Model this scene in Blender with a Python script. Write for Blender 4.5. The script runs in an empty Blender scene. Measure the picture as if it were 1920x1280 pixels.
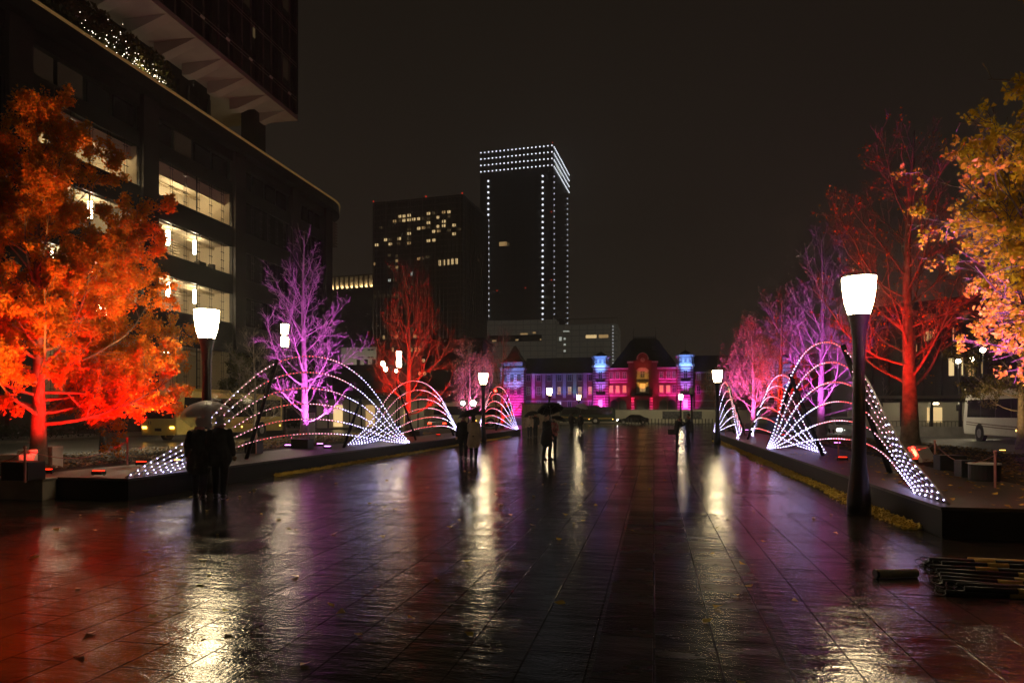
import bpy, bmesh, math, random
import numpy as np
from mathutils import Vector, Matrix

C = bpy.context.scene.collection
sc = bpy.context.scene
R = math.radians
PI = math.pi

# ------------------------------------------------------------------ camera
F, CX, HY, EYE = 1280.0, 960.0, 773.0, 1.75
TH = math.atan(266 / 1280)
cT, sT = math.cos(TH), math.sin(TH)
cam = bpy.data.cameras.new('camera')
cam.sensor_width = 36; cam.lens = 24; cam.shift_y = (HY - 640) / 1920
cam.clip_start = 0.1; cam.clip_end = 5000
camo = bpy.data.objects.new('camera', cam); C.objects.link(camo)
camo.location = (0, 0, EYE); camo.rotation_euler = (R(90), 0, TH)
sc.camera = camo

def w(px, D, z=0.0):                    # world point from picture column, depth and height
    r = (px - CX) * D / F
    return Vector((r * cT - D * sT, r * sT + D * cT, z))
def zz(py, D): return EYE + (HY - py) * D / F
def dep(px, X):                         # Y at which the line of constant X passes a column
    k = (px - CX) / F
    D = X / (k * cT - sT)
    return D * (k * sT + cT)
def xat(px, Y):
    k = (px - CX) / F
    D = Y / (k * sT + cT)
    return D * (k * cT - sT)

# ------------------------------------------------------------------ render / sky / exposure
sc.cycles.use_denoising = True
sc.cycles.max_bounces = 6; sc.cycles.diffuse_bounces = 2; sc.cycles.glossy_bounces = 3
sc.cycles.transmission_bounces = 4; sc.cycles.transparent_max_bounces = 8
sc.cycles.sample_clamp_indirect = 4.0; sc.cycles.sample_clamp_direct = 0
sc.view_settings.view_transform = 'Standard'; sc.view_settings.look = 'None'
sc.view_settings.exposure = 0.0; sc.view_settings.gamma = 1.0
W = bpy.data.worlds.new('World'); sc.world = W; W.use_nodes = True
nt = W.node_tree; nt.nodes.clear()
out = nt.nodes.new('ShaderNodeOutputWorld'); bg = nt.nodes.new('ShaderNodeBackground')
tc = nt.nodes.new('ShaderNodeTexCoord'); sep = nt.nodes.new('ShaderNodeSeparateXYZ')
rmp = nt.nodes.new('ShaderNodeValToRGB'); rmp.color_ramp.elements[0].position = 0.0
rmp.color_ramp.elements[0].color = (0.029, 0.0215, 0.0152, 1)
rmp.color_ramp.elements[1].position = 0.55; rmp.color_ramp.elements[1].color = (0.0100, 0.0076, 0.0050, 1)
e = rmp.color_ramp.elements.new(0.2); e.color = (0.0170, 0.0125, 0.0088, 1)
nz = nt.nodes.new('ShaderNodeTexNoise'); nz.inputs['Scale'].default_value = 1.6; nz.inputs['Detail'].default_value = 3
mr = nt.nodes.new('ShaderNodeMapRange'); mr.inputs['To Min'].default_value = 0.8; mr.inputs['To Max'].default_value = 1.2
mx = nt.nodes.new('ShaderNodeMix'); mx.data_type = 'RGBA'; mx.blend_type = 'MULTIPLY'; mx.inputs['Factor'].default_value = 1
L = nt.links.new
L(tc.outputs['Generated'], sep.inputs[0]); L(sep.outputs['Z'], rmp.inputs[0]); L(tc.outputs['Generated'], nz.inputs['Vector'])
L(nz.outputs['Fac'], mr.inputs['Value']); L(rmp.outputs[0], mx.inputs[6]); L(mr.outputs[0], mx.inputs[7])
L(mx.outputs[2], bg.inputs['Color']); L(bg.outputs[0], out.inputs[0])
bg.inputs['Strength'].default_value = 1.0

# ------------------------------------------------------------------ materials
def mat(name, col, rough=0.7, metal=0.0, var=0.25, scale=3.0, bump=0.0, spec=0.5, trans=0.0, coat=0.0):
    m = bpy.data.materials.new(name); m.use_nodes = True
    n = m.node_tree.nodes; l = m.node_tree.links.new
    p = n['Principled BSDF']
    p.inputs['Roughness'].default_value = rough; p.inputs['Metallic'].default_value = metal
    p.inputs['Specular IOR Level'].default_value = spec
    if coat: p.inputs['Coat Weight'].default_value = coat; p.inputs['Coat Roughness'].default_value = 0.08
    if trans: p.inputs['Transmission Weight'].default_value = trans
    t = n.new('ShaderNodeTexCoord'); z = n.new('ShaderNodeTexNoise')
    z.inputs['Scale'].default_value = scale; z.inputs['Detail'].default_value = 5
    l(t.outputs['Object'], z.inputs['Vector'])
    r = n.new('ShaderNodeValToRGB')
    a = [max(0, c * (1 - var)) for c in col]; b = [min(1, c * (1 + var)) for c in col]
    r.color_ramp.elements[0].position = 0.3; r.color_ramp.elements[1].position = 0.7
    r.color_ramp.elements[0].color = (*a, 1); r.color_ramp.elements[1].color = (*b, 1)
    l(z.outputs['Fac'], r.inputs[0]); l(r.outputs[0], p.inputs['Base Color'])
    if bump:
        bp = n.new('ShaderNodeBump'); bp.inputs['Strength'].default_value = bump; bp.inputs['Distance'].default_value = 0.02
        z2 = n.new('ShaderNodeTexNoise'); z2.inputs['Scale'].default_value = scale * 6; z2.inputs['Detail'].default_value = 4
        l(t.outputs['Object'], z2.inputs['Vector'])
        l(z2.outputs['Fac'], bp.inputs['Height']); l(bp.outputs[0], p.inputs['Normal'])
    return m
def emit(name, col, s, base=None):
    m = bpy.data.materials.new(name); m.use_nodes = True
    p = m.node_tree.nodes['Principled BSDF']
    p.inputs['Base Color'].default_value = (*(base or col), 1); p.inputs['Roughness'].default_value = 0.5
    p.inputs['Emission Color'].default_value = (*col, 1); p.inputs['Emission Strength'].default_value = s
    return m
def leafmat(name, cols, scale=0.9, tr=0.45):
    m = bpy.data.materials.new(name); m.use_nodes = True
    n = m.node_tree.nodes; l = m.node_tree.links.new; p = n['Principled BSDF']
    g = n.new('ShaderNodeNewGeometry'); r = n.new('ShaderNodeValToRGB')
    els = r.color_ramp.elements
    for i, c in enumerate(cols):
        q = i / (len(cols) - 1)
        el = els[0] if i == 0 else (els[1] if i == len(cols) - 1 else els.new(q))
        el.position = q; el.color = (*c, 1)
    l(g.outputs['Random Per Island'], r.inputs[0]); l(r.outputs[0], p.inputs['Base Color'])
    p.inputs['Roughness'].default_value = 0.55; p.inputs['Specular IOR Level'].default_value = 0.25
    t = n.new('ShaderNodeBsdfTranslucent'); l(r.outputs[0], t.inputs['Color'])
    x = n.new('ShaderNodeMixShader'); x.inputs[0].default_value = tr
    l(p.outputs[0], x.inputs[1]); l(t.outputs[0], x.inputs[2]); l(x.outputs[0], n['Material Output'].inputs['Surface'])
    return m

def paving_mat():
    m = bpy.data.materials.new('wet_paving'); m.use_nodes = True
    n = m.node_tree.nodes; l = m.node_tree.links.new; p = n['Principled BSDF']
    t = n.new('ShaderNodeTexCoord')
    mp = n.new('ShaderNodeMapping'); mp.inputs['Rotation'].default_value = (0, 0, R(90))
    l(t.outputs['Object'], mp.inputs['Vector'])
    br = n.new('ShaderNodeTexBrick'); br.inputs['Scale'].default_value = 1.0
    br.inputs['Brick Width'].default_value = 0.9; br.inputs['Row Height'].default_value = 0.45
    br.inputs['Mortar Size'].default_value = 0.0085; br.inputs['Mortar Smooth'].default_value = 0.2
    br.inputs['Color1'].default_value = (0.020, 0.016, 0.013, 1); br.inputs['Color2'].default_value = (0.042, 0.033, 0.026, 1)
    br.inputs['Mortar'].default_value = (0.012, 0.011, 0.01, 1)
    l(mp.outputs[0], br.inputs['Vector'])
    # dark granite panel set in the middle of the walk
    sx = n.new('ShaderNodeSeparateXYZ'); l(t.outputs['Object'], sx.inputs[0])
    def cmp(src, v, op):
        q = n.new('ShaderNodeMath'); q.operation = op; q.inputs[1].default_value = v; l(src, q.inputs[0]); return q.outputs[0]
    def mul(a, b):
        q = n.new('ShaderNodeMath'); q.operation = 'MULTIPLY'; l(a, q.inputs[0]); l(b, q.inputs[1]); return q.outputs[0]
    pan = mul(mul(cmp(sx.outputs['X'], -0.41, 'GREATER_THAN'), cmp(sx.outputs['X'], 1.05, 'LESS_THAN')), cmp(sx.outputs['Y'], 12.3, 'LESS_THAN'))
    vo = n.new('ShaderNodeTexWhiteNoise'); vo.noise_dimensions = '2D'
    sn = n.new('ShaderNodeVectorMath'); sn.operation = 'SNAP'; sn.inputs[1].default_value = (0.29, 0.45, 1); l(t.outputs['Object'], sn.inputs[0])
    l(sn.outputs[0], vo.inputs['Vector'])
    dk = n.new('ShaderNodeMapRange'); dk.inputs['To Min'].default_value = 0.10; dk.inputs['To Max'].default_value = 0.5; l(vo.outputs['Value'], dk.inputs['Value'])
    dark = n.new('ShaderNodeMix'); dark.data_type = 'RGBA'; dark.blend_type = 'MULTIPLY'
    l(pan, dark.inputs['Factor']); l(br.outputs['Color'], dark.inputs[6]); l(dk.outputs[0], dark.inputs[7])
    big = n.new('ShaderNodeTexNoise'); big.inputs['Scale'].default_value = 0.35; big.inputs['Detail'].default_value = 6; big.inputs['Roughness'].default_value = 0.6
    l(t.outputs['Object'], big.inputs['Vector'])
    # puddle streaks lying across the walk
    ms = n.new('ShaderNodeMapping'); ms.inputs['Scale'].default_value = (0.5, 2.2, 1); l(t.outputs['Object'], ms.inputs['Vector'])
    st = n.new('ShaderNodeTexNoise'); st.inputs['Scale'].default_value = 1.1; st.inputs['Detail'].default_value = 7; st.inputs['Roughness'].default_value = 0.65
    l(ms.outputs[0], st.inputs['Vector'])
    ad = n.new('ShaderNodeMath'); ad.operation = 'ADD'; l(big.outputs['Fac'], ad.inputs[0]); l(st.outputs['Fac'], ad.inputs[1])
    pm = n.new('ShaderNodeMapRange'); pm.inputs['From Min'].default_value = 0.88; pm.inputs['From Max'].default_value = 1.10; l(ad.outputs[0], pm.inputs['Value'])   # 0 standing water, 1 bare wet stone
    rr = n.new('ShaderNodeMapRange'); rr.inputs['To Min'].default_value = 0.05; rr.inputs['To Max'].default_value = 0.15; l(pm.outputs[0], rr.inputs['Value'])
    bs = n.new('ShaderNodeTexBrick'); bs.inputs['Scale'].default_value = 1.0
    for k_ in ('Brick Width', 'Row Height', 'Mortar Size', 'Mortar Smooth'): bs.inputs[k_].default_value = br.inputs[k_].default_value
    bs.inputs['Color1'].default_value = (-.02, -.02, -.02, 1); bs.inputs['Color2'].default_value = (.075, .075, .075, 1); bs.inputs['Mortar'].default_value = (.12, .12, .12, 1)
    l(mp.outputs[0], bs.inputs['Vector'])
    ra = n.new('ShaderNodeMath'); ra.operation = 'ADD'; l(rr.outputs[0], ra.inputs[0]); l(bs.outputs['Color'], ra.inputs[1])
    pr = n.new('ShaderNodeMath'); pr.operation = 'MULTIPLY_ADD'; pr.inputs[1].default_value = .10; l(pan, pr.inputs[0]); l(ra.outputs[0], pr.inputs[2])
    mxr = n.new('ShaderNodeMath'); mxr.operation = 'MAXIMUM'; mxr.inputs[1].default_value = .03; l(pr.outputs[0], mxr.inputs[0])
    l(mxr.outputs[0], p.inputs['Roughness'])
    # drained strips reflect less
    dn = n.new('ShaderNodeTexNoise'); dn.inputs['Scale'].default_value = 1.7; dn.inputs['Detail'].default_value = 5; l(ms.outputs[0], dn.inputs['Vector'])
    dm = n.new('ShaderNodeMapRange'); dm.inputs['From Min'].default_value = .40; dm.inputs['From Max'].default_value = .62; dm.inputs['To Min'].default_value = .80; dm.inputs['To Max'].default_value = .33; l(dn.outputs['Fac'], dm.inputs['Value'])
    mo = n.new('ShaderNodeMapRange'); mo.inputs['To Min'].default_value = 1; mo.inputs['To Max'].default_value = .15; l(br.outputs['Fac'], mo.inputs['Value'])
    po = n.new('ShaderNodeMapRange'); po.inputs['To Min'].default_value = 1; po.inputs['To Max'].default_value = .45; l(pan, po.inputs['Value'])
    l(mul(mul(dm.outputs[0], mo.outputs[0]), po.outputs[0]), p.inputs['Specular IOR Level'])
    l(dark.outputs[2], p.inputs['Base Color'])
    g1 = n.new('ShaderNodeTexNoise'); g1.inputs['Scale'].default_value = 36; g1.inputs['Detail'].default_value = 4; l(t.outputs['Object'], g1.inputs['Vector'])
    gs = n.new('ShaderNodeMapRange'); gs.inputs['To Min'].default_value = .28; gs.inputs['To Max'].default_value = .62; l(pm.outputs[0], gs.inputs['Value'])
    b1 = n.new('ShaderNodeBump'); b1.inputs['Distance'].default_value = 0.006; l(gs.outputs[0], b1.inputs['Strength']); l(g1.outputs['Fac'], b1.inputs['Height'])
    b2 = n.new('ShaderNodeBump'); b2.inputs['Strength'].default_value = 0.9; b2.inputs['Distance'].default_value = 0.006; b2.invert = True
    l(br.outputs['Fac'], b2.inputs['Height']); l(b1.outputs[0], b2.inputs['Normal'])
    m9 = n.new('ShaderNodeMapping'); m9.inputs['Scale'].default_value = (.6, 1.6, 1); l(t.outputs['Object'], m9.inputs['Vector'])
    g9 = n.new('ShaderNodeTexNoise'); g9.inputs['Scale'].default_value = 6; g9.inputs['Detail'].default_value = 5; g9.inputs['Roughness'].default_value = .55; l(m9.outputs[0], g9.inputs['Vector'])
    b3 = n.new('ShaderNodeBump'); b3.inputs['Strength'].default_value = 0.7; b3.inputs['Distance'].default_value = 0.010; l(g9.outputs['Fac'], b3.inputs['Height']); l(b2.outputs[0], b3.inputs['Normal'])
    # each slab lies a hair out of level
    tl = n.new('ShaderNodeTexBrick'); tl.inputs['Scale'].default_value = 1.0
    for k_ in ('Brick Width', 'Row Height', 'Mortar Size', 'Mortar Smooth'): tl.inputs[k_].default_value = br.inputs[k_].default_value
    tl.inputs['Color1'].default_value = (0, 0, 0, 1); tl.inputs['Color2'].default_value = (1, 1, 1, 1); tl.inputs['Mortar'].default_value = (.5, .5, .5, 1); l(mp.outputs[0], tl.inputs['Vector'])
    tf = n.new('ShaderNodeMath'); tf.operation = 'SUBTRACT'; tf.inputs[1].default_value = .5; l(tl.outputs['Color'], tf.inputs[0])
    tm = mul(tf.outputs[0], sx.outputs['Y'])
    b5 = n.new('ShaderNodeBump'); b5.inputs['Strength'].default_value = 1; b5.inputs['Distance'].default_value = .012; l(tm, b5.inputs['Height']); l(b3.outputs[0], b5.inputs['Normal'])
    l(b5.outputs[0], p.inputs['Normal'])
    return m

def glow(m_, col, s_):
    p = m_.node_tree.nodes['Principled BSDF']; p.inputs['Emission Color'].default_value = (*col, 1); p.inputs['Emission Strength'].default_value = s_; return m_
def brick_band_mat(name, c1, c2, h, ratio=0.5):
    m = bpy.data.materials.new(name); m.use_nodes = True
    n = m.node_tree.nodes; l = m.node_tree.links.new; p = n['Principled BSDF']
    t = n.new('ShaderNodeTexCoord'); s = n.new('ShaderNodeSeparateXYZ'); l(t.outputs['Object'], s.inputs[0])
    d = n.new('ShaderNodeMath'); d.operation = 'DIVIDE'; d.inputs[1].default_value = h; l(s.outputs['Z'], d.inputs[0])
    f = n.new('ShaderNodeMath'); f.operation = 'FRACT'; l(d.outputs[0], f.inputs[0])
    g = n.new('ShaderNodeMath'); g.operation = 'GREATER_THAN'; g.inputs[1].default_value = ratio; l(f.outputs[0], g.inputs[0])
    x = n.new('ShaderNodeMix'); x.data_type = 'RGBA'; x.inputs[6].default_value = (*c1, 1); x.inputs[7].default_value = (*c2, 1)
    l(g.outputs[0], x.inputs['Factor']); l(x.outputs[2], p.inputs['Base Color']); p.inputs['Roughness'].default_value = 0.8
    return m

def facade_mat(name, col, line, dx, dz, rough=0.25, lw=0.1, axis='X'):
    m = bpy.data.materials.new(name); m.use_nodes = True
    n = m.node_tree.nodes; l = m.node_tree.links.new; p = n['Principled BSDF']
    t = n.new('ShaderNodeTexCoord'); s = n.new('ShaderNodeSeparateXYZ'); l(t.outputs['Object'], s.inputs[0])
    ad = n.new('ShaderNodeMath'); ad.operation = 'ADD'; l(s.outputs['X'], ad.inputs[0]); l(s.outputs['Y'], ad.inputs[1])
    def band(src, step, wd):
        d = n.new('ShaderNodeMath'); d.operation = 'DIVIDE'; d.inputs[1].default_value = step; l(src, d.inputs[0])
        f = n.new('ShaderNodeMath'); f.operation = 'FRACT'; l(d.outputs[0], f.inputs[0])
        g = n.new('ShaderNodeMath'); g.operation = 'LESS_THAN'; g.inputs[1].default_value = wd; l(f.outputs[0], g.inputs[0]); return g.outputs[0]
    a = n.new('ShaderNodeMath'); a.operation = 'MAXIMUM'; l(band(ad.outputs[0], dx, lw), a.inputs[0]); l(band(s.outputs['Z'], dz, lw * 1.6), a.inputs[1])
    x = n.new('ShaderNodeMix'); x.data_type = 'RGBA'; x.inputs[6].default_value = (*col, 1); x.inputs[7].default_value = (*line, 1)
    l(a.outputs[0], x.inputs['Factor']); l(x.outputs[2], p.inputs['Base Color']); p.inputs['Roughness'].default_value = rough
    return m

M = {}
M['paving'] = paving_mat()
M['asphalt'] = mat('wet_asphalt', (0.04, 0.038, 0.035), 0.32, var=0.3, scale=0.6, bump=0.4)
M['white_line'] = mat('road_paint', (0.55, 0.55, 0.5), 0.5)
M['kerb'] = mat('kerb_stone', (0.25, 0.23, 0.2), 0.5, var=0.2, scale=2)
M['planter'] = mat('black_stone', (0.006, 0.006, 0.006), 0.5, var=0.3, scale=2, spec=.2)
M['deck'] = mat('deck_stone', (0.045, 0.04, 0.036), 0.42, var=0.3, scale=3, bump=0.2)
M['soil'] = mat('soil', (0.035, 0.026, 0.018), 0.9, var=0.4, scale=5, bump=0.8)
M['marble'] = mat('pale_marble', (0.32, 0.29, 0.24), 0.35, var=0.2, scale=2.5)
M['black'] = mat('black_plastic', (0.012, 0.012, 0.013), 0.45, var=0.2)
M['iron'] = mat('black_iron', (0.02, 0.019, 0.018), 0.3, metal=0.3, var=0.2, scale=5)
M['white_panel'] = mat('white_panel', (0.6, 0.58, 0.55), 0.5, var=0.08)
M['rod'] = mat('cream_tube', (0.36, 0.34, 0.32), 0.4, var=0.08)
M['bark'] = mat('bark', (0.23, 0.19, 0.15), 0.85, var=0.35, scale=7, bump=1.0)
M['bark_pale'] = mat('pale_bark', (0.36, 0.31, 0.27), 0.85, var=0.3, scale=7, bump=0.8)
M['globe'] = emit('lamp_glass', (1.0, 0.78, 0.44), 55.0)
M['lantern'] = emit('lantern_glass', (1.0, 0.82, 0.52), 40.0)
M['flood'] = emit('flood_lens', (1.0, 0.95, 0.85), 160.0)
M['headlight'] = emit('headlight_lens', (1.0, 0.97, 0.9), 30.0)
M['amber'] = emit('amber_lens', (1.0, 0.50, 0.08), 9.0)
M['taillight'] = emit('tail_lens', (1.0, 0.03, 0.01), 8.0)
M['beacon'] = emit('beacon_lens', (1.0, 0.05, 0.02), 0.7)
M['redglow'] = emit('red_lens', (1.0, 0.02, 0.004), 4.0)
M['magglow'] = emit('violet_lens', (0.85, 0.22, 1.0), 10.0)
M['led_white'] = emit('led_white', (0.60, 0.52, 1.0), 20.0)
M['led_pink'] = emit('led_pink', (1.0, 0.36, 0.50), 11.0)
M['led_red'] = emit('led_red', (1.0, 0.09, 0.10), 10.0)
M['dot'] = emit('tower_dot', (0.85, 0.9, 1.0), 2.6)
M['dot_small'] = emit('tower_dot_small', (0.85, 0.88, 1.0), .8)
M['win_warm'] = emit('lit_window', (1.0, 0.62, 0.25), 0.42)
M['win_hot'] = emit('bright_window', (1.0, 0.70, 0.32), 0.9)
M['win_pale'] = emit('pale_window', (0.8, 0.85, 0.75), 0.6)
M['win_dim'] = emit('dim_window', (1.0, 0.66, 0.3), 0.06, (.02, .02, .02))
M['win_faint'] = emit('faint_window', (1.0, 0.6, 0.3), 0.008, (.02, .02, .02))
M['fairy'] = emit('fairy_light', (1.0, 0.85, 0.65), 5.5)
M['glass_dark'] = mat('dark_glass', (0.015, 0.015, 0.016), 0.08, var=0.1)
M['bronze'] = mat('dark_bronze', (0.011, 0.009, 0.0075), 0.4, var=0.3, scale=0.6)
M['brown_stone'] = mat('brown_stone', (0.022, 0.017, 0.013), 0.5, var=0.4, scale=0.5)
M['soffit'] = mat('soffit_concrete', (0.29, 0.27, 0.23), 0.8, var=0.15, scale=0.4)
M['gold'] = mat('brass_trim', (0.50, 0.34, 0.12), 0.3, metal=0.8, var=0.15)
M['room'] = mat('cream_wall', (0.62, 0.52, 0.36), 0.8, var=0.1, scale=0.4)
M['louver'] = mat('wood_louver', (0.4, 0.32, 0.2), 0.7)
M['tower_a'] = facade_mat('office_curtain_wall', (0.10, 0.085, 0.07), (0.30, 0.26, 0.22), 9.0, 4.0, 0.5, 0.1)
M['tower_b'] = facade_mat('glass_curtain_wall', (0.11, 0.095, 0.08), (0.15, 0.13, 0.11), 6.0, 4.4, 0.35, 0.08)
M['podium'] = facade_mat('podium_glass', (0.36, 0.34, 0.27), (0.18, 0.17, 0.14), 5.0, 3.6, 0.5, 0.12); glow(M['podium'], (1, .9, .7), .022)  # faint emission over the whole wall lifts it, standing for lit interiors
M['pale_block'] = mat('pale_wall', (0.62, 0.58, 0.48), 0.8, var=0.1, scale=0.05)
M['dark_block'] = mat('dark_wall', (0.05, 0.043, 0.036), 0.7, var=0.3, scale=0.1)
M['brick'] = mat('red_brick', (0.30, 0.12, 0.10), 0.85, var=0.2, scale=1.5)
M['stone_trim'] = mat('white_stone', (0.72, 0.69, 0.66), 0.8, var=0.08)
M['banded'] = brick_band_mat('banded_brick', (0.24, 0.12, 0.11), (0.72, 0.69, 0.66), 1.15, 0.5)
M['slate'] = mat('slate_roof', (0.035, 0.03, 0.03), 0.6, var=0.3, scale=0.5)
M['slate_red'] = mat('brown_slate', (0.05, 0.03, 0.026), 0.6, var=0.3, scale=0.5)
M['copper'] = mat('copper', (0.06, 0.05, 0.045), 0.5)
M['hoard'] = mat('pale_hoarding', (0.55, 0.52, 0.42), 0.7, var=0.1, scale=0.3)
M['poster'] = mat('grey_poster', (0.07, 0.07, 0.08), 0.6, var=0.9, scale=4)
M['bus_yellow'] = mat('yellow_bus_paint', (0.78, 0.60, 0.16), 0.3, var=0.05, coat=0.5)
M['bus_cream'] = mat('cream_bus_paint', (0.72, 0.64, 0.34), 0.3, var=0.05, coat=0.5)
M['bus_white'] = mat('white_bus_paint', (0.75, 0.72, 0.64), 0.3, var=0.05, coat=0.5)
M['bus_green'] = mat('green_bus_paint', (0.012, 0.03, 0.016), 0.5)
M['stripe'] = mat('brown_stripe', (0.18, 0.12, 0.08), 0.4)
M['maroon'] = mat('maroon_lettering', (0.22, 0.06, 0.06), 0.5)
M['car_silver'] = mat('silver_paint', (0.35, 0.35, 0.36), 0.3, metal=0.5, coat=0.5)
M['car_black'] = mat('black_paint', (0.02, 0.02, 0.022), 0.25, coat=0.6)
M['tyre'] = mat('rubber', (0.015, 0.015, 0.015), 0.8)
M['rim'] = mat('wheel_rim', (0.4, 0.4, 0.4), 0.35, metal=0.8)
M['skin'] = mat('skin', (0.45, 0.28, 0.2), 0.6, var=0.08)
M['hair'] = mat('hair', (0.012, 0.010, 0.009), 0.5)
M['coat_black'] = mat('black_coat', (0.024, 0.023, 0.027), 0.85, scale=9, bump=1.0)
M['coat_grey'] = mat('grey_jacket', (0.07, 0.07, 0.075), 0.85)
M['coat_beige'] = mat('beige_coat', (0.33, 0.26, 0.19), 0.85)
M['coat_pink'] = mat('pink_wrap', (0.45, 0.16, 0.15), 0.85)
M['trousers'] = mat('dark_trousers', (0.02, 0.02, 0.026), 0.85, scale=9, bump=1.0)
M['leather'] = mat('black_leather', (0.012, 0.011, 0.01), 0.4)
M['umb_black'] = mat('black_umbrella', (0.014, 0.014, 0.015), 0.6)
M['yellow_band'] = mat('yellow_band', (0.75, 0.50, 0.09), 0.45)
M['cream_pipe'] = mat('cream_pipe', (0.55, 0.47, 0.28), 0.45)
M['rope'] = mat('red_rope', (0.4, 0.16, 0.13), 0.8)
M['post_red'] = mat('pink_post', (0.5, 0.22, 0.19), 0.6)
M['hedge'] = leafmat('hedge_leaf', [(0.02, 0.04, 0.012), (0.05, 0.08, 0.02), (0.03, 0.05, 0.02)])
M['ginkgo'] = leafmat('ginkgo_leaf', [(0.80, 0.24, 0.02), (0.85, 0.36, 0.03), (0.75, 0.18, 0.02), (0.60, 0.34, 0.04)])
M['ginkgo_yellow'] = leafmat('yellow_ginkgo_leaf', [(0.85, 0.62, 0.04), (0.8, 0.52, 0.06), (0.85, 0.62, 0.40), (0.8, 0.52, 0.55), (0.85, 0.62, 0.05)])  # pink lamp light on some leaves is put into their own colours
M['small_leaf'] = leafmat('small_leaf', [(0.6, 0.3, 0.2), (0.5, 0.25, 0.2), (0.7, 0.4, 0.3)])
M['litter'] = leafmat('fallen_leaf', [(0.42, 0.25, 0.05), (0.25, 0.14, 0.04), (0.5, 0.34, 0.08), (0.14, 0.08, 0.03)], tr=0.1)
M['litter_yellow'] = leafmat('yellow_fallen_leaf', [(0.62, 0.42, 0.05), (0.5, 0.32, 0.05), (0.68, 0.48, 0.1)], tr=0.1)
M['evergreen'] = leafmat('evergreen_leaf', [(0.05, 0.06, 0.015), (0.10, 0.10, 0.03), (0.16, 0.13, 0.04)])
m = bpy.data.materials.new('clear_vinyl'); m.use_nodes = True
n_ = m.node_tree.nodes; p_ = n_['Principled BSDF']; p_.inputs['Base Color'].default_value = (0.85, 0.8, 0.88, 1); p_.inputs['Roughness'].default_value = 0.35
tr_ = n_.new('ShaderNodeBsdfTransparent'); mx_ = n_.new('ShaderNodeMixShader'); mx_.inputs[0].default_value = 0.30
m.node_tree.links.new(tr_.outputs[0], mx_.inputs[1]); m.node_tree.links.new(p_.outputs[0], mx_.inputs[2]); m.node_tree.links.new(mx_.outputs[0], n_['Material Output'].inputs['Surface'])
M['vinyl'] = m
m = bpy.data.materials.new('clear_glass'); m.use_nodes = True
n_ = m.node_tree.nodes; p_ = n_['Principled BSDF']; p_.inputs['Base Color'].default_value = (0.1, 0.1, 0.1, 1); p_.inputs['Roughness'].default_value = 0.05
tr_ = n_.new('ShaderNodeBsdfTransparent'); mx_ = n_.new('ShaderNodeMixShader'); mx_.inputs[0].default_value = 0.15
m.node_tree.links.new(tr_.outputs[0], mx_.inputs[1]); m.node_tree.links.new(p_.outputs[0], mx_.inputs[2]); m.node_tree.links.new(mx_.outputs[0], n_['Material Output'].inputs['Surface'])
M['glass'] = m

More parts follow.
